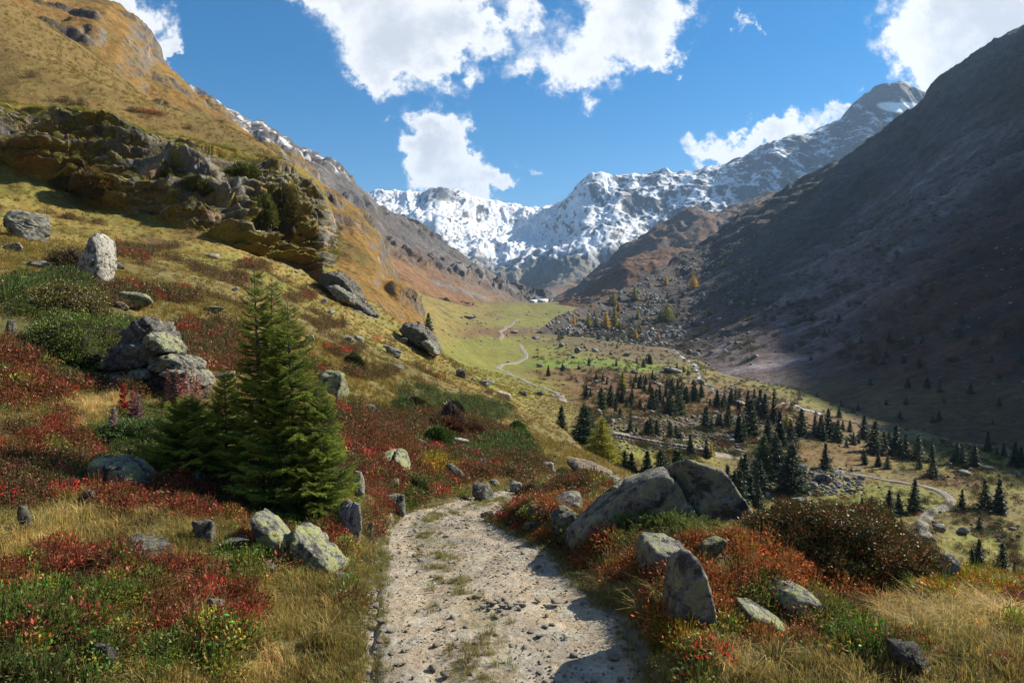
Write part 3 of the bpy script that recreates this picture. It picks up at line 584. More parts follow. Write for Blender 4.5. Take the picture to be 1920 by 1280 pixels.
def s_col(P, N, V, d):
    px, py = project(P); n = fbm(P, 200, 5, .6, 630); f = fbm(P, 45, 5, .68, 636); q = P.copy(); q[:, 2] *= .3; q[:, 1] *= .5; st = fbm(q, 60, 5, .62, 640)
    rk = lerp(np.tile(np.array([.085, .09, .105]), (len(P), 1)), np.array([.045, .05, .065]), sstep(f, -.2, .25))
    low = lerp(np.tile(np.array([.175, .17, .14]), (len(P), 1)), np.array([.115, .11, .10]), sstep(st + f * .4, -.2, .3))
    low = lerp(low, np.array([.17, .085, .035]), sstep(py + n * 30, 510, 545) * sstep(n + f * .5, -.2, .15))
    line = np.interp(px, [600, 760, 900, 950, 1050, 1150, 1250, 1500, 1700], [440, 450, 490, 496, 480, 475, 490, 480, 420])
    z_ok = 1 - sstep(py + st * 46 + f * 30, line - 26, line + 12)
    shadeside = sstep(px, 1060, 1200)  # shaded right half: streakier snow, thinned further to put shade into the colour
    q3 = P.copy(); q3[:, 2] *= .13; q3[:, 1] *= .3; s3 = fbm(q3, 32, 5, .65, 646); s4 = fbm(q3, 95, 4, .6, 649); thr = .50 + .21 * shadeside + .08 * sstep(px, 1300, 1600)
    amount = N[:, 2] * .8 + .12 + .20 * f + .42 * s3 + .26 * s4 + .14 * n
    snow = sstep(amount, thr - .07, thr + .09) * z_ok
    top = np.exp(-((px - 825) / 22) ** 2) * (1 - sstep(py, 372, 382)); snow = snow * (1 - top)
    c = lerp(rk, low, sstep(py + st * 40 + n * 20, line - 20, line + 20)); c = lerp(c, np.array([.70, .73, .79]), snow * .92)
    # small hanging snow fields below the two summits
    for cx, cy2, rx, ry in ((1682, 202, 40, 10), (1187, 348, 14, 7)):
        m = 1 - sstep(((px - cx) / rx) ** 2 + ((py - cy2 - abs(px - cx) * -.12) / ry) ** 2, .6, 1.1); c = lerp(c, np.array([.9, .92, .94]), m)
    pk = sstep(px, 1635, 1650) * (1 - sstep(px, 1725, 1745)) * (1 - sstep(py, 184, 194)); c = lerp(c, np.array([.09, .088, .092]), pk * (1 - sstep(f + s3, .0, .2) * .7))
    return c * (1 + .08 * f)[:, None]
M_snow = terrain_mat('snow_rock', 9, .7, .28, coarse=5)
snow_mt, SG = mountain('mountain', 'snow covered head wall and ridge closing the valley', [s_sub, s_base, s_mid(.3, .06), s_mid(.6, .05), s_mid(.82, .02), s_ridge, s_back], 760, 330, s_disp, s_col, M_snow, [.4, 2.2, 2.6, 2.6, 2.4, .7], .55)
# the upper body of the right ridge is steeper: low lying land far beyond, so that nothing ends in the void
far_land = mesh_np('terrain', [(-9000, -9000, -320), (9000, -9000, -320), (9000, 12000, -320), (-9000, 12000, -320)], [(0, 1, 2, 3)], M_far, np.tile([[.09, .08, .05]], (4, 1)))
tag(obj('terrain', far_land), 'low land far beyond the mountains', kind='structure')
print('mountains', time.time() - T0)

# air: haze box round everything
def haze():
    m = bpy.data.materials.new('haze'); m.use_nodes = True; t = NT(m.node_tree); t.n.clear()
    v = t.node('ShaderNodeVolumePrincipled', {'Color': (.42, .66, 1.0, 1), 'Density': HAZE_DENSITY, 'Anisotropy': .2})
    out = t.node('ShaderNodeOutputMaterial'); t.l.new(v.outputs[0], out.inputs['Volume'])
    x0, x1, y0, y1, z0, z1 = -9100, 9100, -9100, 12100, -321, 1250
    V = [(x, y, z) for x in (x0, x1) for y in (y0, y1) for z in (z0, z1)]
    F = [(0, 1, 3, 2), (4, 6, 7, 5), (0, 4, 5, 1), (2, 3, 7, 6), (0, 2, 6, 4), (1, 5, 7, 3)]
    o = obj('haze', mesh_np('haze', V, F, m, smooth=False)); tag(o, 'thin blue mountain haze', kind='stuff')
if HAZE_DENSITY > 0: haze()
# ------------------------------------------------------------ the crag band on the left hillside
c_px = [-260, -150, -60, 0, 40, 90, 130, 170, 205, 250, 300, 350, 400, 450, 500, 540, 575, 605, 625, 632, 622, 610]
c_bot = [270, 292, 305, 316, 330, 345, 355, 374, 392, 406, 418, 430, 446, 468, 482, 494, 508, 514, 506, 498, 492, 486]
c_by = [66, 66, 67, 67, 68, 69, 69, 70, 70, 71, 72, 73, 74, 76, 78, 80, 82, 84, 87, 91, 97, 104]
c_top = [150, 166, 182, 192, 196, 203, 206, 210, 220, 240, 258, 270, 280, 288, 298, 312, 330, 352, 400, 440, 420, 400]
c_ty = [78, 78, 78, 78, 79, 79, 80, 80, 81, 82, 83, 85, 86, 88, 90, 92, 93, 94, 96, 99, 106, 112]
cb = []
for a, b, y in zip(c_px, c_bot, c_by):
    g_ = hit(a, b, 45, 95); cb.append(P3(a, b, y) if g_ is None or a > 600 else g_)
ct = 0
ct = [P3(a, b, y) for a, b, y in zip(c_px, c_top, c_ty)]
c_sub = [p + np.array([.6, -1.5, -4.5]) for p in cb]
def cmid(t, bulge): return [b * (1 - t) + q * t + np.array([.5, -1, 0]) * bulge for b, q in zip(cb, ct)]
c_b1 = [p + np.array([-1.5, 5, .3]) for p in ct]; c_b2 = [p + np.array([-3, 11, -3.]) for p in ct]
def strata(P, seed=700):
    """thin tilted rock layers: height of the step in the layer pattern, 0..1"""
    w = fbm(P, 9, 4, .55, seed); h = P[:, 2] - .16 * P[:, 0] + .1 * P[:, 1] + 2.0 * w
    a = h / 3.1; f1 = a - np.floor(a); b = h / .85; f2 = b - np.floor(b)
    return sstep(f1, 0, .75) * (1 - sstep(f1, .82, 1.0)), sstep(f2, 0, .7) * (1 - sstep(f2, .8, 1.0)), f1
def c_disp(P, V):
    k = sstep(V, .0, .12) * (1 - sstep(V, .66, .86) * .85)
    q = P.copy(); q[:, 2] = (q[:, 2] - .16 * q[:, 0]) * 2.0; q[:, 0] *= .62; fa, ea = facets(q, 6.5, 1); fb, eb = facets(q, 2.6, 2); fc, ec = facets(q, 1.1, 3)
    s1, s2, f1 = strata(P)
    big = fbm(P * (1, 1, .8), 16, 3, .5, 712); amt = sstep(fbm(P, 13, 3, .5, 714), -.35, .1)
    k = k * (1 - .85 * sstep(project(P)[0], 560, 615)); return k * (-.9 + (2.3 * s1 + 1.0 * s2) * (.35 + .65 * amt) + 1.5 * fa + .42 * fb * (.4 + .6 * amt) + .28 * fc + 1.9 * big - .4 * (eb < .05) * amt) + .2 * fbm(P, .9, 4, .6, 716, True) * k
def c_col(P, N, V, d):
    f = fbm(P, 2.2, 5, .65, 720); n = fbm(P, 9, 4, .55, 724); q = P.copy(); q[:, 2] *= .3; st = fbm(q, 1.6, 4, .65, 728)
    v2, e2 = cells(P * (1, 1, 1.7), 2.6, 5)
    rk = lerp(np.tile(np.array([.155, .148, .14]), (len(P), 1)), np.array([.05, .047, .048]), sstep(st + .5 * n, -.1, .35))
    rk = lerp(rk, np.array([.30, .215, .15]), sstep(v2 + .3 * n, .78, .9) * .8)
    rk = lerp(rk, np.array([.30, .29, .27]), sstep(f, .28, .45) * .6)
    gr = lerp(np.tile(np.array([.21, .155, .028]), (len(P), 1)), np.array([.12, .11, .024]), sstep(f, -.2, .3)); gr = lerp(gr, np.array([.13, .065, .02]), sstep(n, .15, .4) * .7)
    g = sstep(N[:, 2] + .30 * f + .40 * n, .46, .60); g = np.maximum(g, sstep(V + .05 * n, .70, .80)); g = np.maximum(g, (1 - sstep(V + .05 * f, .07, .12))); g = np.maximum(g, sstep(n + .4 * f, .2, .38) * sstep(N[:, 2], .25, .5) * .8)
    return lerp(rk, gr, g) * (1 + .3 * f)[:, None]
M_crag = terrain_mat('crag_rock', .3, .9, .6, coarse=5)
crag, CG = mountain('cliff', 'dark layered crag with grassy ledges crossing the left hillside', [c_sub, cb, cmid(.33, 1.0), cmid(.68, .6), ct, c_b1, c_b2], 560, 250, c_disp, c_col, M_crag, [.35, 2.5, 2.6, 2.4, .7, .5], 1.0)
BV['crag'] = bvh_of(CG, 2)
def hit_any(px, py, names=('right',), use_ground=True):
    """nearest point of ground or named mountains seen at a pixel"""
    u, s = ray(px, py); d = Vector((float(u), 1., float(s))).normalized(); best = None
    for n in names:
        h = BV[n].ray_cast(Vector((0, 0, 0)), d)
        if h[0] is not None and (best is None or h[3] < best[1]): best = (np.array(h[0]), h[3])
    if use_ground:
        g = hit(px, py)
        if g is not None and (best is None or np.linalg.norm(g) < best[1]): best = (g, np.linalg.norm(g))
    return best[0] if best else None
print('crag', time.time() - T0)

# ------------------------------------------------------------ the gravel track
def strip(name, cl, hw, nv, zoff, mat, label, colf, edge_drop=.08, rough=.02, n=None, crown=0.):
    """ribbon along a centre line (x, y) with half widths, resting on the ground"""
    T = np.gradient(cl[:, :2], axis=0); T /= np.linalg.norm(T, axis=1)[:, None]; Nn = np.stack([T[:, 1], -T[:, 0]], 1)
    t = np.linspace(-1, 1, nv); ed = 1 + .16 * fbm(np.column_stack([cl[:, :2], cl[:, 0] * 0]), .8, 5, .7, 800)
    ed2 = 1 + .16 * fbm(np.column_stack([cl[:, :2], cl[:, 0] * 0 + 9]), .8, 5, .7, 803)
    w = hw[:, None] * np.where(t[None] > 0, ed[:, None], ed2[:, None]) * t[None]
    X = cl[:, 0][:, None] + Nn[:, 0][:, None] * w; Y = cl[:, 1][:, None] + Nn[:, 1][:, None] * w
    Z = gz(X.ravel(), Y.ravel()).reshape(X.shape) + zoff
    Z = Z - edge_drop * sstep(np.abs(t), .9, 1.0)[None] - crown * 0
    P = np.stack([X, Y, Z], -1).reshape(-1, 3); tt = np.tile(t, len(cl))
    P[:, 2] += rough * (fbm(P, .22, 4, .6, 806) + .8 * fbm(P, .9, 3, .5, 809)) - rough * 1.2 * np.exp(-((np.abs(tt) - .55) / .18) ** 2)
    c = colf(P, tt); me = mesh_np(name, P, grid_faces(len(cl), nv), mat, np.clip(c, .01, .9))
    return tag(obj(name, me), label, kind='structure'), P.reshape(len(cl), nv, 3)
TD = dense_line(TRACK[1:], 520)
def path_col(P, t):
    n = fbm(P, .5, 4, .6, 820); f = fbm(P, .12, 3, .6, 824)
    c = lerp(np.tile(np.array([.30, .255, .195]), (len(P), 1)), np.array([.215, .19, .155]), sstep(n, -.2, .3))
    mid = np.exp(-((t + .22 + .12 * n) / .17) ** 2) * sstep(n + .5 * f, -.25, .2); c = lerp(c, np.array([.15, .14, .065]), mid * .75); rut = np.exp(-((np.abs(t + .05) - .58) / .16) ** 2); c = c * (1 + .14 * rut)[:, None]
    return c * (1 + .35 * f)[:, None]
M_path = terrain_mat('gravel_track', .05, .8, .45, coarse=5)
path, PG = strip('path', TD, TD[:, 2], 44, .052, M_path, 'pale gravel track curving round the bank', path_col, .10, .016)

# far tracks over the valley floor
def px_track(name, pts, hw, label, c, zoff=.22):
    W3 = [hit(px, py, ymin) for px, py, ymin in pts]; W3 = np.array([w for w in W3 if w is not None])
    cl = dense_line(W3, 160)
    f = lambda P, t: np.tile(np.array(c), (len(P), 1)) * (1 + .3 * fbm(P, 1.3, 3, .6, 830) - .25 * np.exp(-(t / .25) ** 2))[:, None]
    return strip(name, cl, np.full(len(cl), hw), 8, zoff, M_path, label, f, .2, .02)
px_track('path', [(1742, 1012, 60), (1728, 990, 60), (1738, 968, 60), (1768, 955, 60), (1783, 940, 60), (1768, 925, 60), (1735, 914, 60), (1690, 906, 60), (1640, 897, 60), (1590, 888, 60), (1560, 884, 60)], .8, 'pale track winding across the meadow below the terrace on the right', (.20, .185, .165))
px_track('path', [(1415, 860, 60), (1385, 858, 60), (1340, 853, 60), (1290, 838, 60), (1240, 828, 60), (1190, 820, 60), (1150, 812, 60)], .95, 'track along a low stone wall in the middle of the valley', (.25, .22, .18))
px_track('path', [(1056, 755, 110), (1050, 742, 110), (1025, 730, 110), (990, 718, 110), (962, 705, 110), (940, 694, 110), (936, 688, 110), (955, 682, 110), (980, 675, 110), (986, 668, 150), (980, 655, 150), (974, 646, 150)], 1.0, 'narrow track crossing the green meadow', (.21, .20, .16))
px_track('path', [(934, 638, 150), (942, 630, 150), (938, 622, 150), (950, 614, 150), (962, 606, 150), (972, 598, 200)], 1.2, 'farthest visible stretch of the valley track', (.20, .18, .15), .35)

# mountain stream: water with white rapids
def stream():
    pts = [(1262, 655, 150), (1275, 668, 150), (1300, 682, 150), (1310, 706, 150), (1325, 722, 150), (1352, 736, 120), (1392, 744, 120), (1440, 752, 120), (1478, 757, 120), (1500, 766, 120), (1525, 773, 120), (1560, 784, 120), (1620, 797, 110), (1700, 812, 110), (1790, 826, 110), (1860, 838, 110), (1960, 856, 100)]
    W3 = np.array([w for w in (hit(*p) for p in pts) if w is not None]); cl = dense_line(W3, 500); cl[:, 0] += 1.2 * pn(cl * .08, 3); cl[:, 1] += 1.2 * pn(cl * .08, 5)
    m, t, b = new_mat('stream_water'); at = t.node('ShaderNodeAttribute', attribute_name='col').outputs[0]; t.put(b.inputs['Base Color'], at); b.inputs['Roughness'].default_value = .22; b.inputs['Specular IOR Level'].default_value = .5
    pos = t.node('ShaderNodeNewGeometry').outputs['Position']; t.put(b.inputs['Normal'], t.node('ShaderNodeBump', {'Strength': .8, 'Distance': .2, 'Height': t.noise(pos, 2.2, 5, .7).outputs[0]}).outputs[0])
    def f(P, t_):
        n = fbm(P, 5, 4, .6, 850); px, py = project(P); w = sstep(n + .35 * np.exp(-((px - 1500) / 45) ** 2) + .3 * np.exp(-((px - 1270) / 60) ** 2) - .25 * sstep(px, 1560, 1640), .22, .42)
        return lerp(np.tile(np.array([.035, .045, .05]), (len(P), 1)), np.array([.72, .76, .80]), w)
    strip('stream', cl, np.full(len(cl), .75), 9, .14, m, 'white rushing stream at the foot of the shaded mountain', f, .5, .10)
stream()

# ------------------------------------------------------------ rocks
def rock_mat(name, a, b_, lichen, lam=(.35, .35, .08), dark=(.03, .03, .028), lcol=(.30, .31, .13), white=.25, sc=1.):
    m, t, b = new_mat(name); tc = t.node('ShaderNodeTexCoord').outputs['Object']; rnd = t.node('ShaderNodeObjectInfo').outputs['Random']
    p = t.vmath('ADD', tc, t.vmath('SCALE', (17., 9., 31.), scale=rnd))
    n1 = t.noise(p, 2.2 * sc, 6, .62); n2 = t.noise(p, 11 * sc, 7, .68); n3 = t.noise(p, 5 * sc, 5, .75, dist=.4); n4 = t.noise(p, 55 * sc, 4, .7)
    c = t.mix(t.ramp(n1.outputs[0], .35, .65), a, b_)
    c = t.mix(t.ramp(n2.outputs[0], .5, .7), c, tuple(x * 1.45 for x in b_))
    c = t.mix(t.math('MULTIPLY', t.ramp(n3.outputs[0], .52, .40), .85), c, dark)
    li = t.math('MULTIPLY', t.ramp(t.math('ADD', n3.outputs[0], t.math('MULTIPLY', t.math('SUBTRACT', n2.outputs[0], .5), .5)), .62 - lichen * .16, .68 - lichen * .16), .85)
    c = t.mix(li, c, lcol)
    wl = t.noise(t.vmath('ADD', p, (3, 4, 5)), 7 * sc, 5, .7)
    c = t.mix(t.math('MULTIPLY', t.ramp(wl.outputs[0], .60, .66), white * 2), c, (.42, .42, .39))
    sp = t.math('ADD', .72, t.math('MULTIPLY', n4.outputs[0], .56)); c = t.vmath('SCALE', c, scale=sp)
    t.put(b.inputs['Base Color'], c)
    h = t.math('ADD', t.math('MULTIPLY', n2.outputs[0], 1.), t.math('MULTIPLY', n4.outputs[0], .3)); h = t.math('ADD', h, t.math('MULTIPLY', n3.outputs[0], 1.2))
    t.put(b.inputs['Normal'], t.node('ShaderNodeBump', {'Strength': 1.0, 'Distance': .05 / sc, 'Height': h}).outputs[0])
    return m
M_rock = {'grey': rock_mat('rock_grey', (.135, .13, .12), (.215, .21, .195), .62, lcol=(.25, .255, .14)), 'pale': rock_mat('rock_pale', (.30, .29, .26), (.40, .385, .35), .1, white=.35),
          'lichen': rock_mat('rock_lichen', (.16, .16, .145), (.25, .25, .225), .95, lcol=(.27, .29, .12)), 'dark': rock_mat('rock_dark', (.075, .072, .068), (.14, .135, .125), .35, lcol=(.20, .19, .10)),
          'far': rock_mat('rock_far', (.15, .145, .135), (.26, .25, .235), .05, sc=.25), 'brown': rock_mat('rock_brown', (.15, .105, .075), (.22, .17, .13), .1)}
_ico = {}
def ico(sub):
    if sub not in _ico:
        bm = bmesh.new(); bmesh.ops.create_icosphere(bm, subdivisions=sub, radius=1); bm.verts.ensure_lookup_table()
        V = np.array([v.co[:] for v in bm.verts]); F = np.array([[v.index for v in f.verts] for f in bm.faces]); bm.free(); _ico[sub] = (V / np.linalg.norm(V, axis=1)[:, None], F)
    return _ico[sub]
def radial_rock(nrm, h, sub, rough, seed, layered=0., k=55.):
    """star-shaped stone bounded by planes, edges slightly rounded, surface broken up; unit-less"""
    D, F = ico(sub); q = D @ nrm.T / h[None]; q = np.maximum(q, 1e-3)
    r = 1 / ((q ** k).sum(1) ** (1 / k)); V = D * r[:, None]; L = np.mean(np.linalg.norm(V, axis=1))
    e = rough * L * (fbm(V / L, .9, 5, .6, seed) * 1.3 + .75 * fbm(V / L, .4, 5, .62, seed + 3, True)); v_, e_ = facets(V / L, .75, seed); v2_, e2_ = facets(V / L, .3, seed + 1); e = e * .7 + rough * L * (1.3 * v_ + .55 * v2_) - rough * L * .45 * ((e_ < .035) | (e2_ < .03))
    if layered:
        s = (V[:, 2] + .25 * V[:, 0]) / L + .12 * pn(V / L * 1.4, seed); f = s * 6.5 - np.floor(s * 6.5); e = e + layered * L * (sstep(f, 0, .25) * (1 - sstep(f, .7, 1)) - .5); s = s * 2.6; f = s * 6 - np.floor(s * 6); e = e + layered * .4 * L * (f - .5)
    return V + D * e[:, None], F
def random_rock(seed, sub=4, rough=.07, layered=0., npl=9, flat=1.):
    g = np.random.default_rng(seed); n = g.normal(size=(npl, 3)); n /= np.linalg.norm(n, axis=1)[:, None]; n = np.concatenate([n, [[1, 0, 0], [-1, 0, 0], [0, 1, 0], [0, -1, 0], [0, 0, 1], [0, 0, -1]]])
    h = np.concatenate([g.uniform(.45, .85, npl), np.full(6, 1.0)]); V, F = radial_rock(n, h, sub, rough, seed, layered)
    lo, hi = V.min(0), V.max(0); V = (V - (lo + hi) / 2) / (hi - lo)      # fits a unit cube
    return V, F
ROCKS = {}
def rock_variant(i, sub, layered, mat):
    key = (i, sub, layered, mat)
    if key not in ROCKS:
        V, F = random_rock(1000 + i, sub, .085, .06 if layered else 0.); ROCKS[key] = mesh_np('boulder', V, F, M_rock[mat])
    return ROCKS[key]
def own_mesh(V, F, mat, name='boulder'): return mesh_np(name, V, F, M_rock[mat])
NEARROCK = []
def place_rock(px, py_base, w, h, mat, label, name='boulder', seed=0, layered=False, depth=.8, tilt=0, rotz=None, sub=4, cat='boulder', sink=.22, group=None, Y=None):
    g = hit(px, py_base, 0 if Y is None else Y * .8)
    if g is None: return None
    Yd = g[1]; W_, H_ = w / 1280 * Yd, h / 1280 * Yd / (1 - sink)
    me = rock_variant(seed % 9, sub, layered, mat); o = obj(name, me, loc=(g[0], g[1] + W_ * depth * .25, g[2] + H_ * (.5 - sink)), scale=(W_, W_ * depth, H_))
    sl = math.radians(tilt); o.rotation_euler = (random.uniform(-.1, .1), sl, rotz if rotz is not None else 0)
    tag(o, label, cat, group); NEARROCK.append((g[0], g[1], W_ * .45)); return o
def hull_rock(outline, Y, thick, mat, label, name='boulder', cat='boulder', sub=5, rough=.035, layered=0., seed=1, front=.55, lean=(0, 0), group=None):
    """stone whose middle section follows an outline read off the picture at distance Y, with real thickness"""
    O = np.array([P3(a, b, Y) for a, b in outline]); c = O.mean(0); O = c + (O - c) * (1.06, 1, 1.08); pts = []
    gj = np.random.default_rng(seed)
    for s, dy in ((1., 0.), (.97, thick * .36), (.96, -thick * .34), (front + .2, -thick * .52)):
        q = c + (O - c) * (s, 1, s) * (1 if s == 1. else gj.uniform(.74, 1.06, (len(O), 1))); q[:, 1] += dy; q[:, 0] += lean[0] * dy; q[:, 2] += lean[1] * dy; pts.append(q)
    pts = np.concatenate(pts) - c
    bm = bmesh.new()
    for p in pts: bm.verts.new(p)
    bmesh.ops.convex_hull(bm, input=bm.verts); bm.normal_update()
    N = []; H = []
    for f in bm.faces:
        n = np.array(f.normal[:]); h = float(n @ np.array(f.verts[0].co[:]))
        if h < 0: n, h = -n, -h
        if h > 1e-4: N.append(n); H.append(h)
    bm.free(); V, F = radial_rock(np.array(N), np.array(H), sub, rough, seed, layered, 60.)
    o = obj(name, own_mesh(V, F, mat), loc=tuple(c)); tag(o, label, cat, group); NEARROCK.append((c[0], c[1], (O[:, 0].max() - O[:, 0].min()) * .42)); return o
def Yat(px, py, d=0, ymin=0):
    g = hit(px, py, ymin); return g[1] + d

# right hand group on the bank
yA = Yat(1180, 1015) + 1.1
hull_rock([(1062, 1012), (1072, 985), (1100, 958), (1130, 930), (1165, 906), (1195, 912), (1222, 886), (1238, 892), (1262, 918), (1286, 955), (1292, 1000), (1270, 1030), (1150, 1040), (1075, 1035)], yA, 1.5, 'grey', 'big dark pyramid boulder with lichen, left of the two large boulders on the bank', rough=.05, seed=11, sub=6, front=.66, lean=(0, -.30))
hull_rock([(1243, 884), (1262, 875), (1290, 877), (1325, 892), (1352, 925), (1380, 962), (1388, 985), (1394, 1020), (1380, 1045), (1345, 1050), (1300, 1010), (1262, 940)], yA + .1, 1.5, 'grey', 'big leaning boulder with pale sunlit edge, right of the two large boulders on the bank', rough=.05, seed=12, sub=6, front=.70, lean=(.05, -.32))
yB = Yat(1285, 1172)
hull_rock([(1243, 1180), (1250, 1120), (1260, 1056), (1280, 1030), (1298, 1046), (1322, 1098), (1334, 1160), (1330, 1190), (1285, 1196)], yB + .12, .40, 'grey', 'pointed upright grey rock in the red heath beside the track', rough=.05, seed=13, front=.7, lean=(0, -.25))
hull_rock([(1200, 1062), (1200, 1022), (1212, 1010), (1250, 1012), (1275, 1022), (1292, 1045), (1290, 1075), (1240, 1085)], Yat(1245, 1082) + .12, .5, 'grey', 'blunt grey rock just behind the pointed upright rock', rough=.08, seed=14)
y = Yat(1490, 1170)
hull_rock([(1440, 1105), (1462, 1094), (1492, 1096), (1520, 1112), (1545, 1150), (1545, 1178), (1500, 1180), (1460, 1140)], y + .3, .5, 'lichen', 'domed pale rock with dark streaks and lichen in the heath', rough=.045, seed=15, layered=.02)
hull_rock([(1388, 1132), (1410, 1132), (1450, 1152), (1492, 1190), (1480, 1212), (1420, 1200), (1395, 1165)], y + .02, .45, 'lichen', 'low sloping lichen slab in front of the domed streaked rock', rough=.05, seed=16, layered=.03)
y = Yat(1500, 1078)
hull_rock([(1450, 1052), (1458, 1034), (1480, 1032), (1500, 1045), (1498, 1066), (1460, 1068)], y + .4, .4, 'pale', 'left lump of the pale rock row below the rounded shrub', rough=.06, seed=17)
hull_rock([(1480, 1060), (1490, 1040), (1510, 1040), (1516, 1058), (1505, 1070)], y + .35, .35, 'pale', 'middle lump of the pale rock row below the rounded shrub', rough=.06, seed=18)
hull_rock([(1508, 1070), (1514, 1044), (1530, 1046), (1548, 1068), (1552, 1085), (1520, 1085)], y + .3, .35, 'pale', 'right lump of the pale rock row below the rounded shrub', rough=.06, seed=19)
place_rock(1342, 1048, 56, 36, 'lichen', 'small grey rock at the foot of the leaning boulder', seed=1)
place_rock(1712, 1258, 66, 46, 'dark', 'dark layered rock in dry grass near the bottom right', seed=2, layered=True)
place_rock(1868, 1138, 40, 16, 'pale', 'small flat pale rock at the right rim of the terrace', seed=3, sub=3)
place_rock(1778, 1092, 34, 52, 'pale', 'pale rock at the right end of the rounded shrub', seed=4, tilt=35)
y = Yat(1065, 968)
hull_rock([(1034, 958), (1040, 938), (1066, 927), (1086, 924), (1092, 945), (1088, 965), (1050, 975)], y + .5, .6, 'grey', 'angular grey rock topping the cluster left of the large boulders', rough=.06, seed=21)
for i, (px, py, w, h, mt, lb) in enumerate([(1008, 968, 34, 20, 'grey', 'small rounded rock at the left end of the red bank cluster'), (1024, 972, 26, 16, 'grey', 'small wedge rock second from the left in the red bank cluster'), (996, 1002, 26, 22, 'pale', 'pale rock half hidden in crimson leaves on the bank'),
                                            (1068, 978, 44, 24, 'lichen', 'lichen grey rock below the angular one in the cluster'), (1058, 1004, 50, 40, 'grey', 'upright grey rock at the left foot of the big pyramid boulder'), (1112, 1012, 60, 24, 'pale', 'smooth flat rock in front of the big pyramid boulder'),
                                            (912, 976, 24, 18, 'brown', 'brown stone where the red bank meets the track bend'), (1188, 936, 36, 26, 'grey', 'little grey rock peeking over the bank crest')]):
    place_rock(px, py, w, h, mt, lb, seed=i + 3)
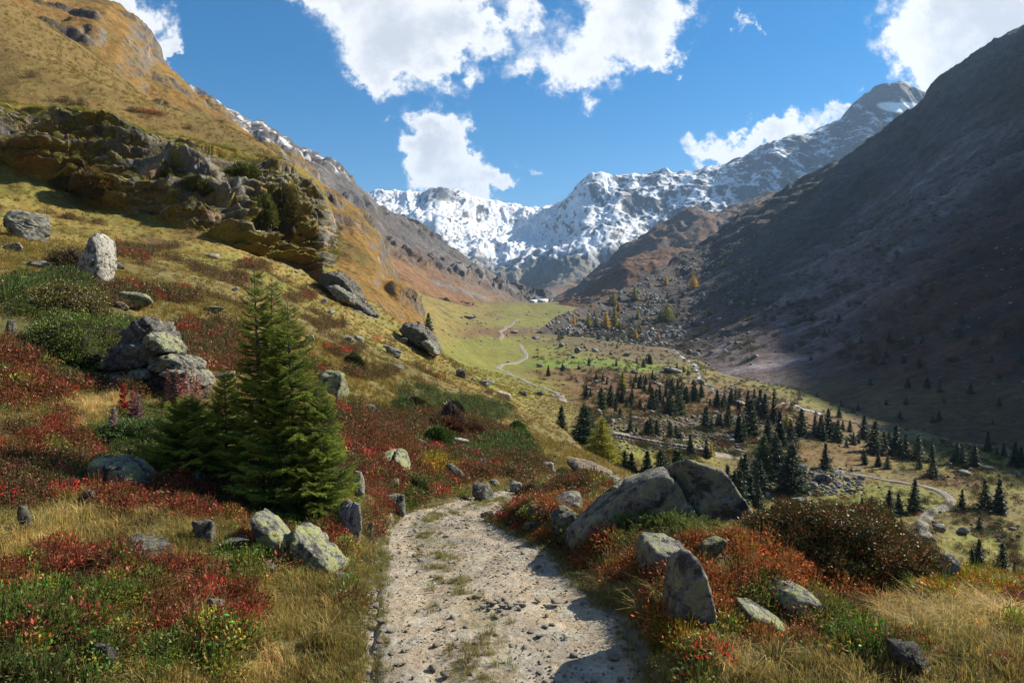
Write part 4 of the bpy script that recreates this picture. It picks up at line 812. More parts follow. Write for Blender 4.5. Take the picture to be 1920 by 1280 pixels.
# left of the track
y = Yat(235, 918)
hull_rock([(178, 868), (192, 856), (225, 858), (262, 872), (282, 898), (284, 920), (250, 930), (205, 915), (188, 890)], y + .2, .6, 'lichen', 'broad grey-green lichen boulder among red bushes on the left', rough=.05, seed=31)
place_rock(212, 916, 44, 24, 'pale', 'small pale rock leaning on the broad lichen boulder', seed=5)
hull_rock([(478, 968), (488, 960), (512, 972), (545, 1008), (558, 1040), (545, 1052), (520, 1040), (490, 1005)], Yat(520, 1045) + .1, .4, 'lichen', 'long leaning lichen rock under the big spruce', rough=.07, seed=32, layered=.02)
hull_rock([(552, 1000), (560, 986), (585, 998), (605, 1018), (648, 1060), (640, 1078), (575, 1060), (550, 1035)], Yat(600, 1072) + .1, .45, 'lichen', 'ridged lichen rock right of the long leaning one', rough=.09, seed=33, layered=.03)
for i, (px, py, w, h, mt, lay, tl, lb) in enumerate([
    (672, 932, 24, 46, 'pale', 0, 0, 'narrow pale rock at the right edge of the spruce'), (656, 1006, 50, 66, 'pale', 0, 0, 'tall pale upright rock at the foot of the spruce'), (692, 1012, 16, 34, 'pale', 0, 20, 'thin pale stone leaning beside the track edge'),
    (398, 1150, 34, 26, 'pale', 0, 10, 'small pale rock in the grass left of the track'), (188, 1250, 48, 44, 'dark', 1, 0, 'dark angular rock low in the leafy ground at bottom left'), (158, 1152, 18, 14, 'pale', 0, 0, 'tiny pale stone in the dark red shrubs'),
    (380, 1016, 44, 40, 'grey', 0, 0, 'grey rock sunk in red and green shrubs'), (440, 1034, 52, 24, 'grey', 0, 0, 'low grey rock between two red bushes'), (46, 990, 26, 42, 'grey', 0, 0, 'narrow grey rock at the left edge under brown shrubs'),
    (268, 1048, 104, 26, 'grey', 1, 0, 'flat flaky layered rock in dry grass'), (164, 944, 30, 24, 'grey', 0, 0, 'small grey rock beside the dry grass patch'), (505, 1068, 34, 16, 'pale', 0, 0, 'low stone at the edge of the grass slope'), (632, 1090, 28, 16, 'pale', 0, 0, 'low pale stone near the left track edge'), (478, 1132, 22, 12, 'grey', 0, 0, 'small grey stone half buried in grass'),
    (728, 928, 40, 30, 'lichen', 0, 0, 'upper grey rock beside the track bend'), (738, 962, 44, 34, 'grey', 0, 0, 'lower grey rock beside the track bend'), (728, 965, 18, 10, 'pale', 0, 0, 'small stone at the track verge'),
    (858, 905, 26, 42, 'grey', 0, -30, 'slanting grey rock in the heath above the bend'), (905, 944, 42, 36, 'grey', 1, 0, 'grey rock above the far end of the bend'), (968, 926, 26, 22, 'pale', 0, 0, 'rounded pale rock right of the bend'), (928, 912, 24, 12, 'pale', 0, 0, 'small pale rock up the slope from the bend'),
    (897, 880, 28, 20, 'dark', 0, 0, 'dark rock in brown heath above the bend'), (1028, 880, 24, 14, 'pale', 0, 0, 'pale rock on the slope below the spruces'), (1034, 892, 16, 12, 'pale', 0, 0, 'pale stone just below another pale rock'), (1010, 880, 22, 8, 'grey', 0, 0, 'thin grey rock on the slope'),
    (868, 838, 40, 14, 'pale', 0, 20, 'flat pale slab on the shrubby slope'), (785, 838, 66, 14, 'grey', 0, 12, 'long grey slab on the shrubby slope'), (820, 808, 16, 16, 'pale', 0, 0, 'pale rock in the dark shrubs on the slope'), (786, 792, 14, 8, 'pale', 0, 0, 'white stone above the dark shrubs'),
    (695, 778, 46, 18, 'grey', 0, 0, 'grey rock lying alone on the open slope'), (752, 758, 22, 14, 'dark', 0, 0, 'dark block on the open slope'), (622, 738, 52, 44, 'lichen', 0, 0, 'pale boulder just right of the spruce crown'), (416, 714, 44, 18, 'grey', 0, 0, 'grey rock just left of the spruce crown'),
    (736, 668, 32, 16, 'grey', 0, 20, 'slanted grey rock high on the slope'), (756, 645, 16, 12, 'dark', 0, 0, 'small dark block high on the slope'), (725, 655, 14, 8, 'pale', 0, 0, 'pale chip beside the slanted rock'), (740, 692, 34, 8, 'grey', 0, 0, 'thin slab on the upper slope'),
    (864, 708, 20, 16, 'dark', 0, 0, 'dark brown rock on the slope crest'), (888, 714, 12, 6, 'pale', 0, 0, 'white chip near the slope crest'), (910, 725, 34, 12, 'grey', 1, 0, 'flaky rocks on the slope crest'), (945, 745, 30, 10, 'pale', 0, 15, 'pale slab on the slope crest'),
    (440, 546, 14, 9, 'pale', 0, 0, 'bright white stone on the green slope'), (396, 484, 26, 8, 'pale', 0, 0, 'flat white stone on the upper green slope'), (400, 588, 36, 14, 'grey', 1, 0, 'flat grey ledge rock on the green slope'), (222, 503, 22, 10, 'grey', 0, 0, 'grey rock right of the tall pale slab'),
    (427, 628, 14, 18, 'pale', 0, 0, 'small pale rock in the reddish brown patch'), (580, 640, 22, 12, 'pale', 0, 0, 'pale stone right of the spruce top'), (485, 530, 12, 6, 'pale', 0, 0, 'white chip near the spruce tip'), (620, 590, 14, 8, 'pale', 0, 0, 'pale chip below the rock outcrop'), (650, 640, 26, 10, 'grey', 0, 0, 'flat grey rock below the rock outcrop'), (607, 570, 14, 12, 'pale', 0, 0, 'pale stone beside the rock outcrop'), (672, 640, 20, 10, 'pale', 0, 20, 'pale slab below the lower outcrop'),
    (250, 582, 58, 34, 'lichen', 0, 20, 'rounded grey-green boulder above the juniper'), (228, 580, 26, 14, 'brown', 0, 0, 'brownish rock left of the rounded boulder'), (40, 446, 96, 50, 'grey', 1, 10, 'rugged grey rock at the left edge of the picture'), (24, 470, 40, 14, 'pale', 0, 0, 'low slab below the rugged rock at the left edge'), (70, 500, 60, 12, 'grey', 0, 0, 'flat slab on the slope left of the tall pale slab'),
    (15, 640, 20, 40, 'grey', 0, 0, 'rock behind red leaves at the left edge'), (360, 905, 40, 20, 'grey', 0, 0, 'shaded rock at the foot of the spruce'), (478, 942, 34, 18, 'grey', 0, 0, 'shaded grey rock beneath the lowest spruce branches'), (980, 742, 16, 9, 'dark', 0, 0, 'dark boulder on the meadow near the track'),
    ]):
    place_rock(px, py, w, h, mt, lb, seed=i * 5 + 2, layered=bool(lay), tilt=tl, sub=5 if w > 90 else (4 if w > 30 else 3))
y = Yat(735, 893)
hull_rock([(700, 892), (706, 870), (722, 850), (738, 846), (742, 870), (730, 896), (712, 898)], y + .35, .9, 'lichen', 'left half of the split pale boulder above the track', rough=.05, seed=41)
hull_rock([(736, 888), (738, 858), (745, 845), (760, 852), (770, 880), (764, 892), (745, 894)], y + .3, .9, 'lichen', 'right half of the split pale boulder above the track', rough=.06, seed=42)
hull_rock([(1064, 868), (1078, 861), (1110, 868), (1150, 888), (1152, 894), (1110, 888), (1074, 878)], Yat(1105, 890, .6, 16), 1.8, 'brown', 'long flat slab beside the far stretch of the track', rough=.05, seed=43, layered=.03)
hull_rock([(1118, 898), (1130, 886), (1150, 892), (1170, 904), (1150, 908), (1125, 905)], Yat(1145, 903, .4, 16), 1.2, 'grey', 'broken grey ledge beside the far stretch of the track', rough=.09, seed=44, layered=.05)
yt = Yat(185, 530)
hull_rock([(150, 512), (158, 498), (176, 470), (178, 448), (192, 441), (204, 455), (207, 490), (204, 526), (190, 530), (170, 520)], yt + .4, 1.2, 'pale', 'tall pale slab standing on the left hillside', rough=.07, seed=45)
# layered outcrop behind the juniper: several ledges of one rock
yo = Yat(290, 745) + .6
oc = tag(obj('rock_outcrop', None, loc=tuple(P3(290, 745, yo))), 'dark layered rock outcrop beside the juniper', 'rock outcrop')
for i, (ol, dy, mt) in enumerate([([(235, 650), (250, 615), (280, 600), (305, 606), (332, 632), (340, 660), (300, 668), (250, 664)], .45, 'dark'), ([(282, 640), (300, 622), (330, 640), (338, 660), (300, 664)], .1, 'lichen'), ([(200, 690), (215, 655), (250, 640), (330, 650), (345, 672), (300, 690), (230, 698)], .3, 'dark'), ([(290, 690), (300, 668), (335, 664), (368, 676), (380, 690), (350, 696), (310, 698)], .1, 'grey'),
                                  ([(195, 760), (205, 700), (260, 690), (330, 694), (372, 700), (388, 730), (380, 765), (280, 775)], .3, 'brown'), ([(250, 706), (265, 692), (290, 694), (296, 708), (275, 716)], -.05, 'grey'), ([(310, 700), (330, 688), (368, 692), (388, 705), (392, 722), (360, 716)], -.05, 'grey')]):
    o = hull_rock(ol, yo + dy, .8, mt, None, name='ledge', cat=None, rough=.09, layered=.09, seed=50 + i, sub=5)
    o.parent = oc; o.location = Vector(o.location) - Vector(oc.location)
# banded outcrops on the slope crest
def outcrop(label, parts, Yc):
    r = tag(obj('rock_outcrop', None, loc=tuple(P3(parts[0][0][0][0], parts[0][0][0][1], Yc))), label, 'rock outcrop')
    for i, (ol, dy, mt) in enumerate(parts):
        o = hull_rock(ol, Yc + dy, 4.5, mt, None, name='ledge', cat=None, rough=.10, layered=.13, seed=60 + i * 3 + int(Yc), sub=5); o.parent = r; o.location = Vector(o.location) - Vector(r.location)
outcrop('banded grey outcrop below the right end of the crag', [([(604, 528), (612, 516), (640, 514), (668, 535), (680, 556), (676, 566), (645, 560), (612, 542)], 1, 'dark'), ([(612, 536), (640, 538), (668, 556), (672, 574), (640, 566)], -.6, 'grey'), ([(640, 566), (662, 558), (690, 572), (708, 590), (700, 598), (668, 588)], .5, 'dark'), ([(655, 580), (680, 582), (706, 600), (700, 608), (670, 596)], -.4, 'grey')], Yat(650, 570, 1.5))
outcrop('dark outcrop under the lone spruce on the slope crest', [([(752, 622), (762, 608), (790, 612), (812, 632), (822, 656), (816, 664), (795, 652), (765, 636)], 1, 'dark'), ([(790, 640), (806, 636), (820, 650), (824, 664), (812, 662)], -.5, 'grey')], Yat(800, 668, 1.5))
print('rocks', time.time() - T0)
# ------------------------------------------------------------ foliage materials
def leaf_mat(name, c0=None, rough=.55, transl=.35, inst=True, hue=.03, spec=.3):
    """leaf colour = instance or object tint x mesh attribute 'col'"""
    m, t, b = new_mat(name); b.inputs['Roughness'].default_value = rough; b.inputs['Specular IOR Level'].default_value = spec
    at = t.node('ShaderNodeAttribute', attribute_name='col').outputs[0]
    if inst:
        ti = t.node('ShaderNodeAttribute', attribute_name='tint'); ti.attribute_type = 'INSTANCER'; c = t.vmath('MULTIPLY', at, ti.outputs[0])
    else:
        rnd = t.node('ShaderNodeObjectInfo').outputs['Random']
        k = t.math('ADD', .65, t.math('MULTIPLY', rnd, .8)); c = t.vmath('SCALE', at, scale=k)
        if c0: c = t.vmath('MULTIPLY', c, c0)
        rn2 = t.math('FRACT', t.math('MULTIPLY', rnd, 7.3))
        c = t.node('ShaderNodeHueSaturation', {'Hue': t.math('ADD', .5 - hue * .5, t.math('MULTIPLY', rn2, hue)), 'Saturation': 1., 'Value': 1., 'Color': c}).outputs[0]
    t.put(b.inputs['Base Color'], c)
    if transl:
        tr = t.node('ShaderNodeBsdfTranslucent', {'Color': c}); mx = t.node('ShaderNodeMixShader', {0: transl}); out = [n for n in t.n if n.type == 'OUTPUT_MATERIAL'][0]
        t.l.new(b.outputs[0], mx.inputs[1]); t.l.new(tr.outputs[0], mx.inputs[2]); t.l.new(mx.outputs[0], out.inputs[0])
    return m
M_leaf = leaf_mat('heath_leaf'); M_grass = leaf_mat('grass_blade', transl=.4); M_stone = rock_mat('gravel_stone', (.30, .265, .215), (.42, .38, .32), 0, dark=(.14, .12, .10), sc=3)
M_needle = leaf_mat('spruce_needle', None, .5, .22, False, .02); M_larch = leaf_mat('larch_needle', None, .6, .4, False, .02)
M_bush = leaf_mat('shrub_leaf', None, .45, .25, False, .015)
M_gloss = leaf_mat('rhododendron_leaf', None, .5, .15, False, .01, .2)
m_, t_, b_ = new_mat('bark'); pos = t_.node('ShaderNodeTexCoord').outputs['Object']; nb = t_.noise(pos, 30, 5, .7)
t_.put(b_.inputs['Base Color'], t_.mix(nb.outputs[0], (.045, .032, .024), (.16, .125, .10))); t_.put(b_.inputs['Normal'], t_.node('ShaderNodeBump', {'Strength': .8, 'Distance': .01, 'Height': nb.outputs[0]}).outputs[0]); M_bark = m_
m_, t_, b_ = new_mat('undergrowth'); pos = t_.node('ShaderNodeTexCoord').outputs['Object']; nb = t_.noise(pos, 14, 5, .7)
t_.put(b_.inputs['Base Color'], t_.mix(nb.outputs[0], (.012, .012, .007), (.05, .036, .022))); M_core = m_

def tris_mesh(name, P, col, mat, smooth=False):
    """P: (n,3,3) triangles, col (n,3)"""
    n = len(P); return mesh_np(name, P.reshape(-1, 3), np.arange(n * 3).reshape(n, 3), mat, np.repeat(col, 3, axis=0), smooth)
def quads_mesh(name, P, col, mat): n = len(P); return mesh_np(name, P.reshape(-1, 3), np.arange(n * 4).reshape(n, 4), mat, np.repeat(col, 4, axis=0), False)
def unit(v): return v / np.maximum(np.linalg.norm(v, axis=-1, keepdims=True), 1e-9)
def leaves(C0, D, N, L, Wd):
    """rhombic leaves at C0 along D with face normal N"""
    S = unit(np.cross(D, N)); L = np.asarray(L)[:, None]; Wd = np.asarray(Wd)[:, None]
    return np.stack([C0, C0 + D * L * .5 + S * Wd * .5, C0 + D * L, C0 + D * L * .5 - S * Wd * .5], 1)
def heath_clump(seed, n=185, rad=.13, ht=.13, leaf=.018, mixcol=((1, 1, 1), (.45, .5, .45), (1.5, 1.3, 1.2), (.35, 1.6, .5)), pr=(.5, .22, .16, .12)):
    g = np.random.default_rng(seed); a = g.uniform(0, 6.283, n); r = np.sqrt(g.uniform(0, 1, n)); h = g.uniform(0, 1, n) ** .6
    P = np.stack([np.cos(a) * r * rad, np.sin(a) * r * rad, h * ht * (1.05 - .55 * r ** 2) - .02], 1)
    D = unit(g.normal(size=(n, 3)) * .7 + np.stack([np.cos(a) * r, np.sin(a) * r, 0 * a + .8], 1)); N = unit(g.normal(size=(n, 3)) + (0, 0, .8))
    q = leaves(P, D, N, g.uniform(.7, 1.4, n) * leaf, g.uniform(.45, .65, n) * leaf)
    c = np.array(mixcol)[g.choice(len(pr), n, p=pr)] * g.uniform(.7, 1.3, (n, 1))
    # thin twigs
    k = 26; a2 = g.uniform(0, 6.283, k); r2 = g.uniform(.1, .9, k); T = np.stack([np.cos(a2) * r2 * rad, np.sin(a2) * r2 * rad, ht * (1.05 - .55 * r2 ** 2) * g.uniform(.8, 1.1, k)], 1); B = T * (.35, .35, 0) - (0, 0, .02)
    s = unit(np.cross(T - B, g.normal(size=(k, 3)))) * .0014
    tw = np.stack([B - s, B + s, T + s, T - s], 1)
    return quads_mesh('clump', np.concatenate([q, tw]), np.concatenate([c, np.tile([[.5, .8, .7]], (k, 1))]), M_leaf)
def grass_tuft(seed, n=34, rad=.05, ht=.092, wid=.0019, spread=.5, bend=.5):
    g = np.random.default_rng(seed); a = g.uniform(0, 6.283, n); r = np.sqrt(g.uniform(0, 1, n)) * rad
    B = np.stack([np.cos(a) * r, np.sin(a) * r, 0 * a - .012], 1); b = a + g.normal(0, .7, n); lean = g.uniform(.1, 1, n) * spread; H = g.uniform(.45, 1.1, n) * ht
    dirn = np.stack([np.cos(b), np.sin(b), 0 * b], 1); side = np.stack([-np.sin(b), np.cos(b), 0 * b], 1); w = (g.uniform(.7, 1.3, n) * wid)[:, None]
    M1 = B + dirn * (lean * H * .35)[:, None] + np.array([0, 0, 1]) * (H * .6)[:, None]; T = B + dirn * (lean * H * (.9 + bend))[:, None] + np.array([0, 0, 1]) * (H * (1 - .35 * lean * bend))[:, None]
    q1 = np.stack([B - side * w, B + side * w, M1 + side * w * .8, M1 - side * w * .8], 1); q2 = np.stack([M1 - side * w * .8, M1 + side * w * .8, T + side * w * .1, T - side * w * .1], 1)
    c = np.array([[1, 1, 1], [1.35, 1.2, .95], [.6, .85, .55], [1.6, 1.45, 1.3]])[g.choice(4, n, p=(.45, .25, .2, .1))] * g.uniform(.75, 1.25, (n, 1))
    return quads_mesh('tuft', np.concatenate([q1, q2]), np.concatenate([c, c]), M_grass)
def needle_clump(seed, n=420, rad=.2, ht=.14, nl=.02, nw=.0035):
    """juniper: short sprays, each a bottle brush of needles"""
    g = np.random.default_rng(seed); ns = 26; out = []; cc = []
    for i in range(ns):
        a = g.uniform(0, 6.283); r = math.sqrt(g.uniform()) * rad; el = g.uniform(.3, 1.2); D = np.array([math.cos(a) * math.cos(el), math.sin(a) * math.cos(el), math.sin(el)]); L = g.uniform(.06, .11)
        B = np.array([math.cos(a) * r, math.sin(a) * r, ht * (.35 + .55 * (1 - (r / rad) ** 2))]) - D * L * .4; k = n // ns; s = g.uniform(0, 1, k)
        C0 = B + D * (s * L)[:, None]; nd = unit(D * .8 + g.normal(size=(k, 3)) * .7); sd = unit(np.cross(nd, g.normal(size=(k, 3)))) * nw
        out.append(np.stack([C0 - sd, C0 + sd, C0 + nd * nl], 1)); cc.append(np.tile([[1, 1, 1]], (k, 1)) * (g.uniform(.75, 1.25) * (.8 + .6 * s))[:, None])
    return tris_mesh('spray', np.concatenate(out), np.concatenate(cc), M_leaf)
# ------------------------------------------------------------ instanced stuff (uncountable ground cover)
def proto(me): return bpy.data.objects.new(me.name, me)            # stays out of the scene; read by the node group only
def stuff(name, label, P, protos, scale, tint, tilt=None, idx=None, rng=RNG, full=False):
    n = len(P); me = bpy.data.meshes.new(name); me.vertices.add(n); me.vertices.foreach_set('co', np.ascontiguousarray(P, np.float32).ravel())
    def at(nm, ty, key, arr): a = me.attributes.new(nm, ty, 'POINT'); a.data.foreach_set(key, np.ascontiguousarray(arr, np.float32).ravel())
    rot = np.zeros((n, 3)); rot[:, 2] = rng.uniform(0, 6.283, n); rot[:, 0] = rng.normal(0, .1, n); rot[:, 1] = rng.normal(0, .1, n)
    if tilt is not None: rot[:, :2] += tilt
    if full: rot[:, :2] = rng.uniform(0, 6.283, (n, 2))
    at('rot', 'FLOAT_VECTOR', 'vector', rot); at('sca', 'FLOAT_VECTOR', 'vector', scale if np.ndim(scale) == 2 else np.repeat(np.asarray(scale)[:, None], 3, 1))
    at('tint', 'FLOAT_COLOR', 'color', np.concatenate([tint, np.ones((n, 1))], 1))
    ia = me.attributes.new('idx', 'INT', 'POINT'); ia.data.foreach_set('value', (rng.integers(0, len(protos), n) if idx is None else idx).astype(np.int32))
    o = tag(obj(name, me), label, kind='stuff')
    ng = bpy.data.node_groups.new(name, 'GeometryNodeTree'); ng.interface.new_socket('Geometry', in_out='INPUT', socket_type='NodeSocketGeometry'); ng.interface.new_socket('Geometry', in_out='OUTPUT', socket_type='NodeSocketGeometry')
    N = ng.nodes; Lk = ng.links; gi = N.new('NodeGroupInput'); go = N.new('NodeGroupOutput'); ip = N.new('GeometryNodeInstanceOnPoints'); ip.inputs['Pick Instance'].default_value = True; jn = N.new('GeometryNodeJoinGeometry')
    for p in reversed(protos):
        oi = N.new('GeometryNodeObjectInfo'); oi.inputs['Object'].default_value = p; oi.inputs['As Instance'].default_value = True; Lk.new(oi.outputs['Geometry'], jn.inputs[0])
    def rd(nm, ty):
        a = N.new('GeometryNodeInputNamedAttribute'); a.data_type = ty; a.inputs['Name'].default_value = nm; return a.outputs['Attribute']
    Lk.new(gi.outputs[0], ip.inputs['Points']); Lk.new(jn.outputs[0], ip.inputs['Instance']); Lk.new(rd('idx', 'INT'), ip.inputs['Instance Index'])
    er = N.new('FunctionNodeEulerToRotation'); Lk.new(rd('rot', 'FLOAT_VECTOR'), er.inputs[0]); Lk.new(er.outputs[0], ip.inputs['Rotation']); Lk.new(rd('sca', 'FLOAT_VECTOR'), ip.inputs['Scale'])
    Lk.new(ip.outputs[0], go.inputs[0]); md = o.modifiers.new('scatter', 'NODES'); md.node_group = ng
    return o
def sample_near(n, r0, r1, amax=R(48), power=0.):
    """random ground points, constant density in azimuth and ln r (power 0) or towards constant per square metre (2)"""
    u = RNG.uniform(0, 1, n); a = RNG.uniform(-amax, amax, n)
    r = np.exp(np.log(r0) + u * np.log(r1 / r0)) if power == 0 else (r0 ** power + u * (r1 ** power - r0 ** power)) ** (1 / power)
    x = np.sin(a) * r; y = np.cos(a) * r; return np.stack([x, y, gz(x, y)], 1)
def facing(P):
    """drop points that other ground certainly hides and points in the track"""
    d, _ = track_near(P[:, 0], P[:, 1]); k = d > 1.04
    for (x, y, r) in NEARROCK: k &= ((P[:, 0] - x) ** 2 + (P[:, 1] - y) ** 2) > (r * .8) ** 2
    return P[k]
def slope_tilt(P):
    e = .15; gx = (gz(P[:, 0] + e, P[:, 1]) - gz(P[:, 0] - e, P[:, 1])) / (2 * e); gy = (gz(P[:, 0], P[:, 1] + e) - gz(P[:, 0], P[:, 1] - e)) / (2 * e); return gx, gy
def tints(k, tbl, n, var=.22):
    T = np.array(tbl)[k]; return T * RNG.lognormal(0, var, (n, 1)) * RNG.normal(1, .07, (n, 3))
heath_p = [proto(heath_clump(i)) for i in range(4)] + [proto(heath_clump(6, 120, .12, .12, .026)), proto(heath_clump(7, 100, .13, .17, .024))]; tuft_p = [proto(grass_tuft(20 + i)) for i in range(4)]; tall_p = [proto(grass_tuft(30 + i, 40, .05, .17, .0016, 1.0, 1.0)) for i in range(4)]; jun_p = [proto(needle_clump(40 + i)) for i in range(4)]
K = CODE
def pick(P, kinds, keep=1.):
    k = veg(P); m = np.isin(k, [K[c] for c in kinds]) & (RNG.uniform(0, 1, len(P)) < keep); return P[m], k[m]
# heath and bilberry
def heath_layer(n, r0, r1, kinds, keep, sc, power):
    P = facing(sample_near(n, r0, r1, power=power)); P, k = pick(P, kinds, keep); rr = np.hypot(P[:, 0], P[:, 1])
    g = fbm(P, .6, 3, .6, 901); g2 = fbm(P, 2.5, 3, .5, 905)
    tb = np.tile([[.10, .075, .03]], (8, 1)); tb[K['r']] = (.20, .046, .026); tb[K['b']] = (.12, .055, .028); tb[K['o']] = (.30, .15, .02); tb[K['m']] = (.085, .085, .022); tb[K['d']] = (.085, .085, .026); tb[K['j']] = (.05, .07, .02); tb[K['y']] = (.16, .12, .04)
    T = tints(k, tb, len(k))
    red = (k == K['r']); a = sstep(g + .4 * g2, .0, .4)[:, None]; T = np.where(red[:, None], T * (1 - a * .6) + np.array([.13, .065, .025]) * a * .6, T)
    dull = np.clip((rr - 10) / 8, 0, 1)[:, None] * .55; T = np.where((red | (k == K['b']))[:, None], T * (1 - dull) + np.array([.13, .075, .03]) * dull, T)
    hot = (rr < 16) & (red & (g < -.36)) | (np.isin(k, [K['m'], K['b']]) & (RNG.uniform(0, 1, len(k)) < .07)); T[hot] = np.array([.42, .035, .03]) * RNG.lognormal(0, .2, (hot.sum(), 1))
    org = red & (g2 > -.12) & (P[:, 0] > .3); T[org] = T[org] * .5 + np.array([.38, .12, .03]) * .5
    u_ = RNG.uniform(0, 1, len(k)); grn = (k == K['m']) & (u_ < .45); T[grn] = np.array([.105, .12, .026]) * RNG.lognormal(0, .25, (grn.sum(), 1)); ye = (k == K['m']) & (u_ > .8); T[ye] = np.array([.26, .20, .035]) * RNG.lognormal(0, .25, (ye.sum(), 1)); ru = (k == K['m']) & (u_ > .62) & (u_ < .8); T[ru] = np.array([.20, .05, .028]) * RNG.lognormal(0, .25, (ru.sum(), 1))
    s = RNG.uniform(.75, 1.3, len(P)) * sc(rr); P = P.copy(); P[:, 2] -= .02
    return P, s, T * 1.35
A = [heath_layer(11000, 3, 12, 'rbomd', .85, lambda r: 1.15 + 0 * r, 1.2), heath_layer(3200, 3, 12, 't', .28, lambda r: .8 + 0 * r, 1.2), heath_layer(16000, 11, 34, 'rbomd', 1, lambda r: 1 + r / 14, .8), heath_layer(13000, 30, 110, 'bd', 1, lambda r: 1.6 + r / 26, .5)]
stuff('heath', 'red and brown autumn heath covering the near slopes', np.concatenate([a[0] for a in A]), heath_p, np.concatenate([a[1] for a in A]), np.concatenate([a[2] for a in A]))
# grass: short turf and tall dry grass
def grass_layer(n, r0, r1, kinds, keep, sc, power):
    P = facing(sample_near(n, r0, r1, power=power)); P, k = pick(P, kinds, keep); rr = np.hypot(P[:, 0], P[:, 1])
    g = fbm(P, 1.6, 3, .6, 911)[:, None]; tb = np.tile([[.16, .135, .045]], (8, 1)); tb[K['y']] = (.42, .32, .15); tb[K['t']] = (.27, .205, .08)
    T = tints(k, tb, len(k), .2); a = sstep(g + .15, -.2, .4); T = T * (1 - a * .6) + np.array([.15, .145, .038]) * a * .42; far = sstep(rr, 14, 30)[:, None]; T = T * (1 - far) + T * np.array([.84, .8, .62]) * far
    return P, RNG.uniform(.7, 1.35, len(P)) * sc(rr), T * (1.3, 1.25, 1.15)
A = [grass_layer(30000, 2.6, 12, 'ty', 1, lambda r: 1.05 + 0 * r, 1.0), grass_layer(15000, 2.6, 12, 'mbryod', .35, lambda r: .95 + 0 * r, 1.0), grass_layer(30000, 11, 40, 'tyrbm', 1, lambda r: .8 + r / 22, .8), grass_layer(40000, 36, 190, 'tyb', .85, lambda r: 1.2 + r / 38, .3)]
stuff('grass', 'short autumn turf on the slopes', np.concatenate([a[0] for a in A]), tuft_p, np.concatenate([a[1] for a in A]), np.concatenate([a[2] for a in A]))
A = [grass_layer(11000, 2.6, 13, 'y', .6, lambda r: .95 + 0 * r, 1.0), grass_layer(9000, 2.6, 12, 'tm', .10, lambda r: .8 + 0 * r, 1.0), grass_layer(9000, 2.6, 12, 'rbd', .07, lambda r: 1. + 0 * r, 1.0)]
stuff('grass', 'tall dry yellow grass in the foreground', np.concatenate([a[0] for a in A]), tall_p, np.concatenate([a[1] for a in A]), np.concatenate([a[2] for a in A]) * 1.05)
# grass fringe and the strip down the middle of the track
n = 9000; ti = RNG.integers(30, len(TD) - 120, n); Tn = np.gradient(TD[:, :2], axis=0); Tn = unit(Tn); side = np.stack([Tn[:, 1], -Tn[:, 0]], 1)
off = np.where(RNG.uniform(0, 1, n) < .42, RNG.normal(-.25, .13, n), np.where(RNG.uniform(0, 1, n) < .5, 1, -1) * RNG.uniform(.84, 1.14, n)); xy = TD[ti, :2] + side[ti] * (off * TD[ti, 2])[:, None]
P = np.column_stack([xy, gz(xy[:, 0], xy[:, 1]) + .055]); ok = (np.abs(off) > .8) | (fbm(P, .55, 3, .6, 921) > -.02); P = P[ok]
stuff('grass', 'thin grass along the middle and edges of the track', P, tuft_p, RNG.uniform(.3, .75, len(P)), tints(np.zeros(len(P), int), [(.20, .18, .06)], len(P)))
# juniper mats
P = facing(sample_near(9000, 3, 14, power=1.2)); P, k = pick(P, 'j'); P2 = facing(sample_near(6000, 12, 30, power=.8)); P2, _ = pick(P2, 'd', .3)
Pj = np.concatenate([P, P2]); sj = np.concatenate([RNG.uniform(.7, 1.1, len(P)), RNG.uniform(1.2, 2., len(P2))])
stuff('juniper_mat', 'low creeping juniper on the near slopes', Pj, jun_p, sj, tints(np.zeros(len(Pj), int), [(.095, .12, .022)], len(Pj)))
# tufts hanging on the crag ledges and over the hill above it
def on_loft(Gd, n, v0, v1, nzmin):
    nu, nv = Gd.shape[:2]; N = grid_normals(Gd); i = RNG.integers(0, nu - 1, n); j = RNG.integers(int(v0 * nv), int(v1 * nv) - 1, n); a = RNG.uniform(0, 1, (n, 1)); b = RNG.uniform(0, 1, (n, 1))
    P = (Gd[i, j] * (1 - a) + Gd[i + 1, j] * a) * (1 - b) + (Gd[i, j + 1] * (1 - a) + Gd[i + 1, j + 1] * a) * b; m = N[i, j, 2] > nzmin; return P[m], N[i, j][m]
P, _ = on_loft(CG, 26000, .12, .92, .55); P = P[(fbm(P, 9, 4, .55, 724) + fbm(P, 3, 3, .55, 725) > -.12)]
stuff('grass', 'ochre grass cushions on the ledges of the crag', P, tuft_p + heath_p[:2], RNG.uniform(2.2, 4.6, len(P)) * .8, tints(np.zeros(len(P), int), [(.26, .20, .04)], len(P), .35))
print('stuff', time.time() - T0)

# ------------------------------------------------------------ gravel and stones on the track
def pebble(seed, sub=1):
    V, F = random_rock(3000 + seed, sub, .05, 0, 7); return mesh_np('pebble', V, F, M_stone)
peb_p = [proto(pebble(i)) for i in range(6)]
n = 30000; ti = (RNG.uniform(0, 1, n) ** 1.0 * (len(TD) - 130)).astype(int) + 18; off = RNG.uniform(-1.05, 1.05, n); xy = TD[ti, :2] + side[ti] * (off * TD[ti, 2])[:, None] + RNG.normal(0, .02, (n, 2))
dens = fbm(np.column_stack([xy, xy[:, 0] * 0]), .8, 3, .6, 931); m = RNG.uniform(-.6, .8, n) < dens + .35; xy = xy[m]; n = len(xy)
sz = .007 * (1 - RNG.uniform(0, .998, n)) ** -.42; sz = np.minimum(sz, .055)
P = np.column_stack([xy, gz(xy[:, 0], xy[:, 1]) + .055]); S = sz[:, None] * RNG.uniform(.7, 1.3, (n, 3)) * (1.2, 1.2, .75)
stuff('gravel', 'loose gravel lying on the track', P, peb_p, S, np.ones((n, 3)))
